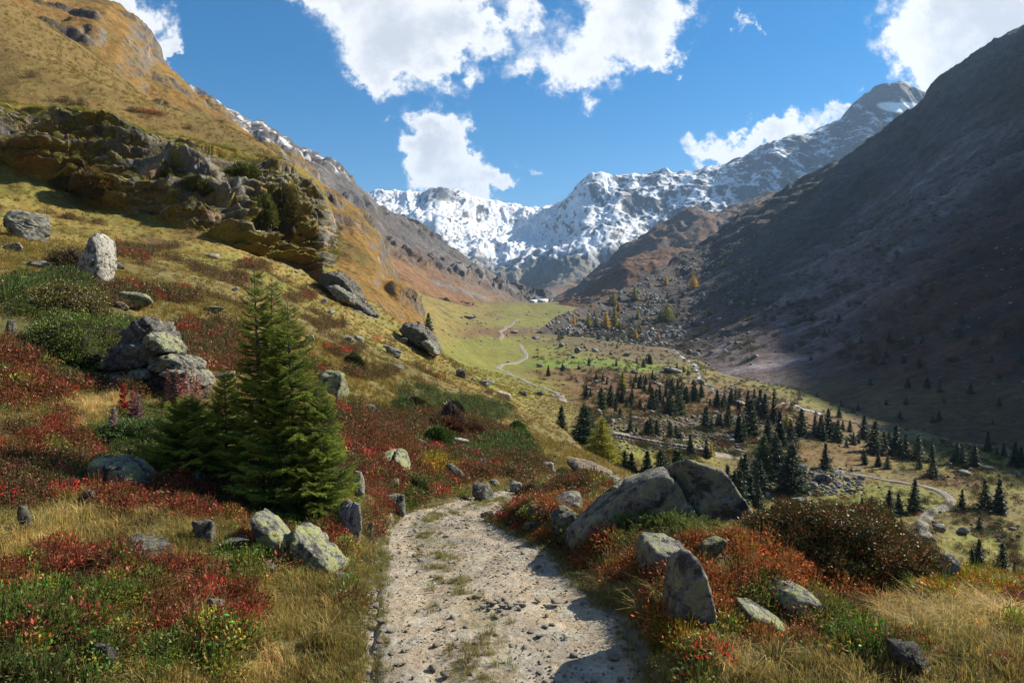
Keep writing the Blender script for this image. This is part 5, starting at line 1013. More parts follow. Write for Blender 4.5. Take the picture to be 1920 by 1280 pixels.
stone_me = [mesh_np('stone', *random_rock(3100 + i, 3, .07, 0, 8), M_stone) for i in range(6)]
def stone(px, py, w, label=None, h=.6):
    g = hit(px, py)
    if g is None: return
    s = w / 1280 * g[1]; o = obj('stone', random.choice(stone_me), loc=(g[0], g[1], g[2] + .055 + s * h * .28), scale=(s, s * random.uniform(.7, 1), s * h), rot=(random.uniform(-.2, .2), random.uniform(-.2, .2), random.uniform(0, 6)))
    if label: tag(o, label, 'stone')
    else: tag(o, 'stone of the loose heap in the middle of the track', 'stone', 'loose heap of stones in the middle of the track')
for px, py, w in [(905, 1152, 14), (915, 1144, 12), (925, 1148, 16), (935, 1142, 13), (942, 1152, 15), (950, 1145, 12), (928, 1138, 10), (918, 1156, 10), (938, 1158, 11), (957, 1152, 12), (966, 1148, 9), (972, 1156, 11), (980, 1150, 14), (975, 1142, 9), (945, 1137, 9), (932, 1172, 12), (910, 1137, 9), (984, 1143, 8)]: stone(px, py, w)
for px, py, w, lb in [(895, 1132, 16, 'flat stone just up the track from the heap'), (880, 1134, 12, 'small stone up the track, left of the heap'), (1008, 1138, 15, 'light stone right of the loose heap'), (1022, 1190, 13, 'stone near the right rut, below the heap'), (996, 1198, 14, 'left of two stones low in the right rut'), (1012, 1210, 16, 'right of two stones low in the right rut'),
                      (895, 1220, 14, 'rounded stone in the grassy middle strip'), (838, 1015, 14, 'brownish stone in the middle of the far track'), (770, 1010, 12, 'stone in the left rut near the bend'), (782, 1004, 10, 'small stone beside another near the bend'), (858, 998, 12, 'small dark stone near the right side of the bend'), (726, 1216, 13, 'stone in the left rut'),
                      (735, 1240, 12, 'dark stone at the bottom of the left rut'), (745, 1262, 12, 'left stone of a pair at the bottom edge'), (757, 1262, 11, 'right stone of a pair at the bottom edge'), (716, 1180, 22, 'flat slab stone at the left track edge'), (702, 1150, 18, 'low slab at the left track edge'), (1045, 1142, 22, 'flat stone by the shaded right edge'), (1150, 1245, 26, 'flat rock at the lower right track edge'), (1180, 1230, 20, 'pale rock at the right verge')]: stone(px, py, w, lb, .4)

# ------------------------------------------------------------ trees
def tube_mesh(pts, rads, n=7):
    P = np.array(pts, float); V = []; F = []
    for i, p in enumerate(P):
        t = unit(P[min(i + 1, len(P) - 1)] - P[max(i - 1, 0)]); a = unit(np.cross(t, (0, 1, .01))); b = np.cross(t, a)
        for k in range(n): an = 6.283 * k / n; V.append(p + (a * math.cos(an) + b * math.sin(an)) * rads[i])
    for i in range(len(P) - 1):
        for k in range(n): F.append((i * n + k, i * n + (k + 1) % n, (i + 1) * n + (k + 1) % n, (i + 1) * n + k))
    return np.array(V), np.array(F)
def conifer_crown(seed, n, rad, kind='spruce', twig=.055, wid=.017, low=.04):
    """crown of a tree 1 m high: twigs in drooping whorls, uneven outline"""
    g = np.random.default_rng(seed); t = 1 - np.sqrt(g.uniform(0, 1, n)) * (1 - low); wh = np.round(t * 17) / 17; t = np.where(g.uniform(0, 1, n) < .7, wh + g.normal(0, .009, n), t); t = np.clip(t, low, .99)
    a = g.uniform(0, 6.283, n); sec = np.floor(a / 6.283 * 7 + t * 40); lobes = 1 + .28 * np.sin(sec * 12.9898 + wh * 78.2 * 3)
    R_ = rad * ((1 - t) ** (.82 if kind == 'spruce' else .7)) * lobes * (1 + .12 * pn(np.stack([np.cos(a), np.sin(a), t * 6], 1) * 1.3, seed)) + .006; rho = g.uniform(.12, 1, n) ** .55
    droop = .28 if kind == 'spruce' else .05
    P = np.stack([np.cos(a) * R_ * rho, np.sin(a) * R_ * rho, t - droop * R_ * rho * .9 + .10 * (R_ * rho) ** 2 / max(rad, .01)], 1)
    D = unit(np.stack([np.cos(a), np.sin(a), 0 * a - .25 + (.35 if kind == 'larch' else 0)], 1) + g.normal(0, .38, (n, 3)) + np.array([0, 0, .15])); N = unit(g.normal(size=(n, 3)) * .6 + (0, 0, 1)); s = (.55 + .45 * (1 - t))
    S = unit(np.cross(D, N)); L = (g.uniform(.6, 1.3, n) * twig * s)[:, None]; w = (g.uniform(.7, 1.3, n) * wid * s)[:, None]
    tr = np.stack([P - D * L * .3 - S * w, P - D * L * .3 + S * w, P + D * L], 1); c = np.tile([[1., 1, 1]], (n, 1)) * g.uniform(.65, 1.3, n)[:, None]
    # short inner twigs close the view through the middle
    m = 90; ti = g.uniform(low, .9, m * 3); ai = g.uniform(0, 6.283, m * 3); ri = rad * (1 - ti) ** .8 * (.5 if kind == 'spruce' else .3) * g.uniform(.6, 1, m * 3); Q = np.stack([np.cos(ai) * ri, np.sin(ai) * ri, ti], 1); e = unit(g.normal(size=(m * 3, 3))) * .03; e2 = unit(g.normal(size=(m * 3, 3))) * .03
    tr = np.concatenate([tr, np.stack([Q - e, Q + e, Q + e2 * 1.5], 1)]); c = np.concatenate([c, np.full((m * 3, 3), .8)])
    return tr, c
COLS = {'spruce': (.024, .046, .014), 'larch': (.26, .25, .035), 'yellow': (.62, .40, .04), 'light': (.06, .095, .02)}
def tree_meshes(kind, seed, n, rad, mat, **kw):
    tr, c = conifer_crown(seed, n, rad, 'spruce' if kind in ('spruce', 'light') else 'larch', **kw); cr = tris_mesh('crown', tr, c * np.array(COLS[kind]), mat)
    V, F = tube_mesh([(0, 0, -.06), (0, 0, .3), (.004, 0, .7), (0, 0, .97)], [.018, .013, .007, .002]); tk = mesh_np('trunk', V, F, M_bark, smooth=True); return cr, tk
TV = {}
for kd, mat in (('spruce', M_needle), ('light', M_needle), ('larch', M_larch), ('yellow', M_larch)):
    TV[kd] = [tree_meshes(kd, 70 + i, 1500, r, mat) for i, r in enumerate((.17, .20, .145, .23))]
    TV[kd + '_hi'] = [tree_meshes(kd, 80 + i, 6500, r, mat, twig=.040, wid=.0095) for i, r in enumerate((.23, .27))]
NAMES = {'spruce': ('spruce_tree', 'spruce'), 'light': ('spruce_tree', 'spruce'), 'larch': ('larch_tree', 'larch'), 'yellow': ('larch_tree', 'larch')}
def tree(px, py, h, kind, label, group=None, names=('right',), wide=1., ymin=60, var=None, base=None):
    g = base if base is not None else hit(px, py, ymin)
    if g is None or names != ('right',) or px > 1040 and py < 660:
        g = hit_any(px, py, names) if base is None else g
    if g is None: return None
    H = h / 1280 * g[1]; key = kind + ('_hi' if h > 75 else ''); cr, tk = TV[key][(random.randrange(len(TV[key])) if var is None else var)]
    nm, ct_ = NAMES[kind]; s = random.uniform(.88, 1.12) * wide
    r = obj(nm, None, loc=tuple(g), rot=(random.uniform(-.03, .03), random.uniform(-.03, .03), random.uniform(0, 6.28)), scale=(H * s, H * s, H)); tag(r, label, ct_, group)
    obj('crown', cr, r); obj('trunk', tk, r); return r
def zt(L, ox, oy, sc): return [(ox + a[0] / sc, oy + a[1] / sc, a[2] / sc) + tuple(a[3:]) for a in L]
Z7 = zt([(20, 590, 85), (70, 585, 90), (105, 555, 70), (195, 620, 95), (235, 625, 80), (275, 600, 85), (320, 560, 45), (135, 730, 110), (205, 720, 60, 'light'), (255, 735, 70, 'light'), (315, 810, 130), (385, 775, 180), (370, 640, 110), (405, 600, 80), (435, 660, 130), (460, 680, 130), (510, 700, 140), (480, 760, 90), (545, 830, 170), (470, 820, 100),
          (585, 740, 80, 'larch'), (665, 780, 140), (780, 790, 120), (815, 780, 140), (745, 770, 100), (845, 780, 70), (880, 668, 60), (1020, 790, 120), (1075, 870, 160), (1130, 850, 90), (1195, 880, 150), (1255, 900, 120), (1320, 910, 130), (1405, 920, 100), (1330, 960, 70), (1025, 935, 70), (1100, 945, 75), (1405, 1010, 110), (1540, 930, 110), (1575, 935, 75), (1640, 955, 120),
          (1715, 862, 100), (1805, 890, 70), (1870, 950, 130), (1905, 950, 100), (900, 740, 50, 'light'), (940, 750, 60, 'light'), (1160, 830, 80), (1215, 840, 70), (960, 820, 60)], 1280, 560, 3.)
ZN = zt([(45, 890, 110), (135, 895, 90), (455, 1000, 200, 'light'), (525, 990, 190), (610, 1090, 240), (345, 1040, 150), (325, 1165, 180), (250, 1130, 170), (195, 1110, 120), (380, 1165, 150), (425, 1185, 120), (440, 1085, 150), (800, 960, 130), (545, 1200, 80), (600, 1175, 50)], 1280, 560, 3.)
ZF = zt([(1010, 1200, 70), (1060, 1225, 100), (1160, 1240, 150), (1215, 1210, 100), (1130, 1260, 100), (1300, 1200, 160), (1570, 1190, 100), (1700, 1190, 150), (1780, 1210, 170), (1670, 1302, 70)], 1280, 560, 3.)
ZC = zt([(475, 525, 115), (515, 500, 70), (615, 620, 180, 'light'), (690, 590, 170), (760, 540, 110), (800, 550, 100), (800, 440, 150, 'larch'), (885, 560, 120), (880, 400, 80, 'larch'), (565, 365, 85), (135, 310, 85), (260, 270, 60), (500, 215, 60), (745, 225, 55), (930, 200, 50), (990, 235, 70), (1040, 200, 80), (1010, 390, 80), (1070, 345, 75), (920, 370, 70), (950, 400, 70), (1000, 460, 80),
          (1065, 610, 170), (1100, 600, 150), (1135, 560, 140), (1050, 480, 110), (1200, 410, 70), (1250, 480, 130), (1300, 440, 90), (1210, 650, 140), (1300, 660, 220, 'light'), (1380, 550, 120), (1460, 550, 110), (1440, 460, 60), (1515, 500, 90), (1650, 600, 140), (1700, 620, 100), (1775, 570, 120), (870, 820, 110), (1050, 860, 160), (1110, 860, 130), (1230, 870, 130), (1550, 800, 180),
          (1660, 770, 110, 'light'), (1750, 770, 180), (1840, 910, 200), (740, 630, 70), (840, 600, 70), (960, 600, 70), (1000, 640, 60), (630, 690, 60), (880, 690, 60, 'light'), (780, 690, 80), (700, 710, 60, 'light'), (930, 290, 50), (1230, 290, 60, 'light'), (1290, 270, 70, 'light'), (1390, 300, 50), (1350, 280, 50), (660, 390, 60, 'light'), (700, 420, 40, 'light'), (820, 480, 70), (1170, 590, 90), (1340, 430, 70, 'larch'), (640, 560, 90, 'light')], 1000, 640, 4.795)
def ordinal(i): return str(i) + {1: 'st', 2: 'nd', 3: 'rd'}.get(i % 10 if i not in (11, 12, 13) else 0, 'th')
def run(lst, place, group, bands_=()):
    rows = {}
    for a in lst: rows.setdefault(sum(a[1] > b for b in bands_), []).append(a)
    nm = ['far', 'middle', 'near'] if len(bands_) == 2 else ['far', 'near']
    for ri, row in rows.items():
        row.sort(key=lambda a: a[0])
        for i, a in enumerate(row):
            kd = a[3] if len(a) > 3 else 'spruce'; h = a[2]; adj = {'spruce': 'dark', 'light': 'lighter green', 'larch': 'yellow green'}[kd]; sz = 'tall ' if h > 42 else 'small ' if h < 22 else ''
            tree(a[0], a[1], h * 1.25, kd, f"{sz}{adj} {'larch' if kd == 'larch' else 'spruce'}, {ordinal(i + 1)} from left in {nm[ri] + ' row of ' if bands_ else ''}{place}", group, wide=1.25)
def crowd(L, k, r):
    q = [a for a in L if a[2] > 14]; return L + [(b[0] + random.gauss(0, r), b[1] + random.gauss(0, r * .35), b[2] * random.uniform(.5, .95)) for b in random.choices(q, k=k)]
run(crowd(ZC, 46, 13), 'mid valley trees', 'spruces scattered among the boulders in mid valley', (735, 775))
run(crowd(Z7, 34, 15), 'open wood by the stream', 'spruces of the open wood beside the stream', (800, 830))
run(crowd(ZN, 7, 14), 'group below the leaning boulder', 'near group of spruces below the leaning boulder')
run(ZF, 'trees round the winding track bend', 'spruces around the bend of the winding track')
tree(1333, 859, 34, 'yellow', 'small bright yellow larch beside the valley track')
def tree_at(px, py, h, Y, kind, label, wide=1., var=0):
    p = P3(px, py, Y); z = float(gz(p[0], p[1])[0]); top = P3(px, py - h, Y)[2]; g = np.array([p[0], p[1], z]); return tree(px, py, (top - z) / Y * 1280, kind, label, base=g, wide=wide, var=var)
g0 = hit(1095, 842); Yt = g0[1]
tree_at(1052, 800, 45, Yt * 1.02, 'spruce', 'spruce standing left of the big dark one on the slope edge', 1.2)
tree_at(1094, 838, 84, Yt, 'spruce', 'big dark spruce on the slope edge left of the pale larch', 1.35, 1)
tree_at(1105, 838, 80, Yt * 1.04, 'spruce', 'dark spruce tucked between the big dark one and the larch', 1.1)
tree_at(1128, 868, 90, Yt * .82, 'larch', 'large yellow-green larch on the slope edge above the track', 1.5, 1)
for px, py, h, lb in [(1172, 880, 40, 'small spruce right of the large larch'), (1186, 868, 24, 'smallest spruce behind the row above the track'), (1212, 884, 46, 'second spruce of the row above the track'), (1240, 880, 44, 'third spruce of the row above the track'), (1268, 880, 48, 'bushy fourth spruce of the row above the track')]:
    tree_at(px, py, h, 62, 'spruce', lb, 1.35)
for px, py, h, lb in [(1833, 1095, 90, 'left of the dark spruces below the right rim'), (1822, 1100, 75, 'leftmost low spruce below the right rim'), (1878, 1085, 75, 'tall spruce below the right rim, beside the picture edge'), (1863, 1095, 48, 'young spruce between two taller ones below the right rim'), (1902, 1112, 62, 'rightmost spruce below the right rim')]:
    tree_at(px, py, h, 74, 'spruce', lb, 1.15)
def tree_spur(px, py, h, lb):
    g = hit_any(px, py, ('right', 'spur', 'crag')); 
    if g is not None: tree(px, py, h, 'spruce', lb, base=g, wide=1.3, var=1)
tree_spur(803, 622, 38, 'lone dark spruce on the crest of the left slope')
ZL = zt([(365, 1010, 60, 'yellow'), (490, 1030, 95, 'larch'), (560, 1025, 70, 'larch'), (655, 1040, 110, 'yellow'), (725, 1030, 140, 'larch'), (775, 1045, 50, 'larch'), (940, 950, 70, 'larch'), (1145, 980, 90, 'larch'), (1200, 970, 120, 'larch'), (920, 1130, 65, 'yellow'), (955, 1035, 40, 'larch'), (1130, 1120, 30, 'yellow'), (720, 830, 90, 'larch'), (770, 880, 60, 'yellow'), (910, 780, 90, 'larch'), (770, 780, 40, 'larch'), (690, 790, 40, 'light'),
          (1190, 640, 55, 'yellow'), (1440, 670, 90, 'yellow'), (1450, 552, 26, 'yellow'), (1700, 480, 38, 'larch'), (1800, 460, 38, 'larch'), (1870, 450, 28, 'yellow'), (1530, 790, 30, 'yellow'), (1580, 920, 50, 'larch'), (1430, 1010, 40, 'larch'), (1550, 1050, 24, 'yellow'), (1700, 380, 24, 'larch'), (520, 840, 30, 'larch'), (755, 1215, 40, 'larch')], 1000, 400, 4.795)
ZL.sort()
for i, a in enumerate(ZL): tree(a[0], a[1], a[2] * 1.45, a[3], ('golden larch' if a[3] == 'yellow' else 'green larch') + f', {ordinal(i + 1)} from the left on the dark boulder spur', 'larches on the dark boulder spur', base=hit_any(a[0], a[1]), wide=1.6)
# dwarf pines and small dark spruces on the spur and the shaded slope
small = []
for i in range(110):
    px, py = random.uniform(1035, 1300), random.uniform(540, 640)
    if py < 622 - (px - 1030) * .34: continue
    small.append((px, py, random.uniform(7, 14), 'small dark pine on the boulder spur', 'small pines on the boulder spur'))
for i in range(45): small.append((random.uniform(1440, 1915), random.uniform(600, 800), random.uniform(9, 22), 'small dark spruce on the shaded mountain foot', 'small spruces on the shaded mountain foot'))
crown_s = [tris_mesh('crown', *(lambda t, c: (t, c * np.array((.028, .045, .016))))(*conifer_crown(95 + i, 260, .3, twig=.12, wid=.04)), M_needle) for i in range(3)]
for px, py, h, lb, gp in small[:170]:
    g = hit_any(px, py)
    if g is None: continue
    H = h / 1280 * g[1]; o = obj('pine_tree' if 'pine' in lb else 'spruce_tree', random.choice(crown_s), loc=tuple(g), scale=(H * random.uniform(.9, 1.5), H, H), rot=(0, 0, random.uniform(0, 6))); tag(o, lb, 'pine' if 'pine' in lb else 'spruce', gp)
print('trees', time.time() - T0)

# ------------------------------------------------------------ the big spruce on the left
def branch_mesh(seed, dens=1.):
    """branch 1 m long along +X with side twigs, all bristling with needles; slot 0 needles, slot 1 bark"""
    g = np.random.default_rng(seed); segs = []
    ax = lambda s: np.stack([s, .05 * np.sin(s * 3 + seed), -.10 * np.sin(s * 2.2) + .16 * s ** 2.4], -1)
    s = np.linspace(.02, 1, 14); A = ax(s); segs.append((A[:-1], A[1:], s[:-1], .5))
    T = []
    for sgn in (-1, 1):
        for i, q in enumerate(np.linspace(.14, .95, 13) + g.normal(0, .012, 13)):
            B = ax(np.array([q]))[0]; L = (.40 * (1.05 - q) ** .7 + .05) * g.uniform(.75, 1.15); an = sgn * g.uniform(.75, 1.05); D = np.array([math.cos(an), math.sin(an), g.uniform(-.30, .02)]); k = max(3, int(L / .05)); u = np.linspace(0, 1, k + 1)[:, None]
            Q = B + D * u * L + np.array([0, 0, -.12]) * (u ** 2) * L * g.uniform(0, 1.2) + np.array([.25, 0, .1]) * u ** 2 * L * .5; segs.append((Q[:-1], Q[1:], q + u[:-1, 0] * .3, 1.)); T.append((B, Q[-1]))
            if L > .16:
                for sg2 in (-1, 1):
                    for w in (.35, .62):
                        B2 = B + D * w * L; a2 = an + sg2 * .8; L2 = L * .38 * g.uniform(.7, 1.2); D2 = np.array([math.cos(a2), math.sin(a2), g.uniform(-.3, .1)]); u2 = np.linspace(0, 1, 3)[:, None]; Q2 = B2 + D2 * u2 * L2; segs.append((Q2[:-1], Q2[1:], q + .2 + u2[:-1, 0] * .3, 1.))
    out = []; cc = []
    for a, b, q, wgt in segs:
        for p0, p1, qq in zip(a, b, q):
            l = np.linalg.norm(p1 - p0); k = max(3, int(l * 330 * dens * wgt)); t = g.uniform(0, 1, (k, 1)); C0 = p0 + (p1 - p0) * t; ax_ = (p1 - p0) / max(l, 1e-6)
            nd = unit(ax_ * .85 + g.normal(size=(k, 3)) * .62 + (0, 0, .12)); sd = unit(np.cross(nd, g.normal(size=(k, 3)))) * .0036; ln = g.uniform(.022, .034, (k, 1)); out.append(np.stack([C0 - sd, C0 + sd, C0 + nd * ln], 1))
            tip = np.clip((qq - .45) / .55, 0, 1); base = np.array([.07, .125, .02]) * (1 - tip) + np.array([.26, .32, .045]) * tip; cc.append(np.tile(base, (k, 1)) * g.uniform(.7, 1.3, (k, 1)))
    V1, F1 = tube_mesh(ax(np.linspace(0, 1, 8)), np.linspace(.011, .002, 8), 4); P = np.concatenate(out); n = len(P)
    V = np.concatenate([P.reshape(-1, 3), V1]); tri = np.arange(n * 3).reshape(n, 3); F2 = np.concatenate([F1[:, [0, 1, 2]], F1[:, [0, 2, 3]]]) + n * 3
    me = mesh_np('branch', V, np.concatenate([tri, F2]), M_needle, np.concatenate([np.repeat(np.concatenate(cc), 3, 0), np.tile([[.08, .06, .045]], (len(V1), 1))]), False); me.materials.append(M_bark)
    mi = np.zeros(n + len(F2), np.int32); mi[n:] = 1; me.polygons.foreach_set('material_index', mi); return me
BR = [branch_mesh(200 + i) for i in range(6)]
def big_spruce(px, py, tops, label, seed=3, tilt=0, dens=1., name='spruce_tree'):
    """tops: list of (px base, px top, py top, base radius px, share of height where branches begin)"""
    g = np.random.default_rng(seed); b = hit(px, py); Y = b[1] + .15; r = tag(obj(name, None, loc=(b[0], Y, b[2])), label, 'spruce'); o0 = np.array([b[0], Y, b[2]])
    for (pb, pt, pyt, rp, lo, dy) in tops:
        B = P3(pb, py, Y + dy) - o0; B[2] = -.1; Tp = P3(pt, pyt, Y + dy) - o0; H = Tp[2] - B[2]; rad = rp / 1280 * Y
        pts = [B + (Tp - B) * t + np.array([.02 * math.sin(t * 5), 0, 0]) for t in np.linspace(0, 1, 9)]; V, F = tube_mesh(pts, np.linspace(.045, .004, 9) * (H / 2.8), 8); obj('trunk', mesh_np('trunk', V, F, M_bark), r)
        t = lo; ga = g.uniform(0, 6)
        while t < .985:
            nb = 6 if t < .85 else 4
            for k in range(nb):
                tt = t + g.normal(0, .008); a = ga + 6.283 * k / nb + g.normal(0, .25); L = rad * (1 - tt) ** .72 * g.uniform(.6, 1.2) + .06 * (H / 2.8); el = .02 + .7 * tt ** 2 + g.normal(0, .08)
                p = B + (Tp - B) * tt; o = obj('branch', BR[g.integers(6)], r, loc=tuple(p), scale=(L, L * g.uniform(.85, 1.1), L)); o.rotation_euler = (g.normal(0, .12), -el, a)
            ga += 1.1; t += .031 * (1.15 - .4 * t) / dens
    return r
big_spruce(520, 962, [(490, 480, 497, 84, .20, .1), (552, 542, 566, 108, .03, .0), (604, 596, 715, 84, .02, -.15), (508, 513, 526, 78, .12, .25)], 'large bushy green spruce with several tips beside the track', 3)
big_spruce(330, 905, [(345, 352, 742, 110, .03, .4), (420, 425, 690, 70, .05, .5)], 'low dark young spruce in the shade left of the large one', 5)
print('spruce', time.time() - T0)

# ------------------------------------------------------------ shrubs that stand out as single plants
def shrub(label, px, py, w, h, kind, n, leaf, mat, col, cat='shrub', name='shrub', depth=.8, core=True, asp=.45, hitter=None, seed=1, bottom=.15):
    g = np.random.default_rng(seed + int(px)); b = hitter if hitter is not None else hit(px, py); Y = b[1]; Rx = w / 1280 * Y / 2; Rz = h / 1280 * Y; Ry = Rx * depth
    r = tag(obj(name, None, loc=(b[0], b[1] + Ry * .6, b[2] - Rz * .08)), label, cat)
    def surf(D, k=1.):
        bump = 1 + .22 * pn(D * 2.2, seed) + .13 * pn(D * 5.5, seed + 2); return D * np.array([Rx, Ry, Rz]) * (bump * k)[:, None]
    if core:
        D, F = ico(4); V = surf(D, .86); obj('twigs', mesh_np('twigs', V, F, M_core), r)
    D = unit(g.normal(size=(n, 3))); D[:, 2] = np.abs(D[:, 2]) * 1.0 - bottom; D = unit(D); P = surf(D, g.uniform(.84, 1.05, n))
    if kind == 'leaf':
        d = unit(D * .6 + g.normal(size=(n, 3)) * .7 + (0, 0, .5)); N = unit(D + g.normal(size=(n, 3)) * .6); q = leaves(P, d, N, g.uniform(.7, 1.3, n) * leaf, g.uniform(.8, 1.2, n) * leaf * asp)
        ci = np.array(col)[g.integers(0, len(col), n)]; patchy = sstep(pn(D * 3.1, seed + 5) + g.normal(0, .3, n), .1, .5)[:, None]; ci = ci * (1 - patchy * .5) + np.array(col[-1]) * patchy * .5
        obj('foliage', quads_mesh('foliage', q, ci * g.uniform(.7, 1.3, (n, 1)), mat), r)
    else:
        d = unit(D * .9 + g.normal(size=(n, 3)) * .55 + (0, 0, .35)); sd = unit(np.cross(d, g.normal(size=(n, 3)))) * leaf * .15; tr = np.stack([P - sd, P + sd, P + d * leaf * g.uniform(.6, 1.3, (n, 1))], 1)
        ci = np.array(col)[g.integers(0, len(col), n)] * (.8 + .5 * sstep(pn(D * 4, seed + 6), -.3, .5))[:, None]; obj('foliage', tris_mesh('foliage', tr, ci * g.uniform(.7, 1.3, (n, 1)), mat), r)
    return r
DG = [(.035, .045, .014), (.06, .065, .02), (.09, .075, .025)]
shrub('large rounded shrub with glossy dark leaves and red top on the terrace', 1592, 1085, 380, 122, 'leaf', 42000, .033, M_gloss, [(.10, .115, .03), (.15, .14, .05), (.08, .105, .026), (.26, .09, .03)], depth=.75, seed=4)
shrub('green alpine rose bush above the creeping juniper', 92, 590, 165, 62, 'leaf', 14000, .055, M_bush, [(.09, .10, .024), (.13, .12, .03), (.16, .13, .035)], seed=6)
shrub('broad green juniper at the left edge above the red shrubs', 115, 668, 250, 82, 'needle', 22000, .055, M_bush, [(.10, .14, .026), (.135, .17, .034)], cat='juniper', name='juniper_shrub', seed=8, depth=.9)
shrub('juniper spreading over the dark layered outcrop', 225, 640, 130, 48, 'needle', 9000, .055, M_bush, [(.10, .14, .026), (.135, .17, .034)], cat='juniper', name='juniper_shrub', seed=10)
shrub('dark juniper and heath growing over the tall pale slab', 118, 505, 110, 44, 'leaf', 7000, .07, M_bush, [(.08, .10, .026), (.10, .09, .03), (.16, .06, .03)], seed=12)
shrub('green juniper below the dark outcrop', 235, 830, 150, 40, 'needle', 9000, .045, M_bush, [(.045, .08, .022), (.06, .095, .025)], cat='juniper', name='juniper_shrub', seed=14)
for px, py, w, h, lb, kd in [(526, 402, 62, 54, 'round olive bush growing out of the crag', 0), (486, 410, 50, 46, 'green bush just left of the round olive one on the crag', 1), (165, 345, 60, 26, 'orange tinted bush at the foot of the crag', 2), (110, 350, 46, 24, 'green bush at the left foot of the crag', 1), (362, 352, 60, 22, 'green cushion bush on the crag ledge', 1), (315, 330, 40, 16, 'small bush on the crag ledge', 1), (450, 330, 60, 22, 'green cushion bush near the top of the crag', 1)]:
    h_ = hit_any(px, py, ('crag',)); shrub(lb, px, py, w, h, 'needle', 5000, .55, M_bush, ([(.11, .085, .022), (.085, .07, .02)], [(.075, .085, .018), (.10, .10, .02)], [(.16, .08, .02), (.09, .08, .02)])[kd], hitter=h_, seed=20 + px % 7)
for px, py, w, h, lb, cl in [(648, 640, 0, 0, '', 0)] [1:]: pass
for px, py, w, h, lb, c in [(818, 838, 34, 26, 'bright green young spruce bush on the slope', (.06, .10, .02)), (970, 812, 22, 16, 'upper green dwarf spruce on the slope', (.05, .09, .02)), (980, 830, 18, 14, 'lower green dwarf spruce on the slope', (.05, .09, .02)), (850, 780, 30, 22, 'dark green bush beside the withered grey one', (.035, .05, .018)), (846, 800, 26, 34, 'withered grey shrub among dark bushes', (.13, .10, .085)),
                            (780, 935, 34, 26, 'dark rounded bush above the track bend', (.04, .045, .018)), (770, 775, 60, 20, 'low dark bush left of the withered shrub', (.05, .045, .02)), (832, 815, 70, 24, 'brown heath hummock on the slope', (.09, .04, .022)), (880, 822, 50, 16, 'brown red hummock right of the others on the slope', (.09, .04, .022)), (1000, 935, 60, 18, 'brown heath hummock on the bank crest', (.085, .05, .025)), (660, 690, 30, 20, 'dark bush on the slope right of the spruce', (.04, .05, .018)), (1395, 1040, 0, 0, '', 0)][:-1]:
    shrub(lb, px, py, w, h, 'needle', 4200, .10 if py > 860 else .28, M_bush, [c, tuple(x * 1.3 for x in c)], seed=30 + px % 11)
# fireweed stalks with pale seed heads in front of the outcrop
def fireweed(px, py, h, label, col, n=1):
    b = hit(px, py + 26); H = (h + 26) / 1280 * b[1]; g = np.random.default_rng(int(px)); r = tag(obj('fireweed', None, loc=tuple(b)), label, 'fireweed')
    V, F = tube_mesh([(0, 0, -.02), (.01, 0, H * .5), (.03 * g.normal(), .02, H)], [.005, .004, .002], 5); obj('stem', mesh_np('stem', V, F, M_bark), r); k = 260; t = g.uniform(.1, 1, k); a = g.uniform(0, 6.28, k); rad = .02 + .05 * (1 - t)
    P = np.stack([0 * t, 0 * t, t * H], 1); D = unit(np.stack([np.cos(a), np.sin(a), 0 * a + .5], 1)); q = leaves(P, D, unit(g.normal(size=(k, 3))), rad * 1.5 * g.uniform(.7, 1.4, k), np.full(k, .02)); obj('foliage', quads_mesh('foliage', q, np.tile(col, (k, 1)) * g.uniform(.6, 1.4, (k, 1)), M_bush), r)
for px, py, h, lb, c in [(317, 740, 48, 'leftmost pinkish fireweed stalk before the outcrop', (.32, .16, .14)), (332, 742, 50, 'second fireweed stalk before the outcrop', (.35, .2, .17)), (352, 745, 55, 'tall pale fireweed stalk before the outcrop', (.42, .28, .24)), (362, 748, 50, 'third fireweed stalk from the right before the outcrop', (.40, .24, .2)), (372, 748, 44, 'rightmost fireweed stalk before the outcrop', (.34, .18, .15)), (342, 752, 40, 'shorter reddish fireweed between the pale stalks', (.3, .12, .1)),
                         (232, 752, 32, 'dark red fireweed left of the pale stalks', (.3, .03, .03)), (250, 775, 40, 'pink fireweed below the outcrop', (.34, .12, .15)), (262, 778, 36, 'pale pink fireweed below the outcrop', (.42, .25, .26)), (214, 795, 30, 'small pale fireweed at the edge of the dry grass', (.4, .3, .28))]: fireweed(px, py, h, lb, c)
print('shrubs', time.time() - T0)

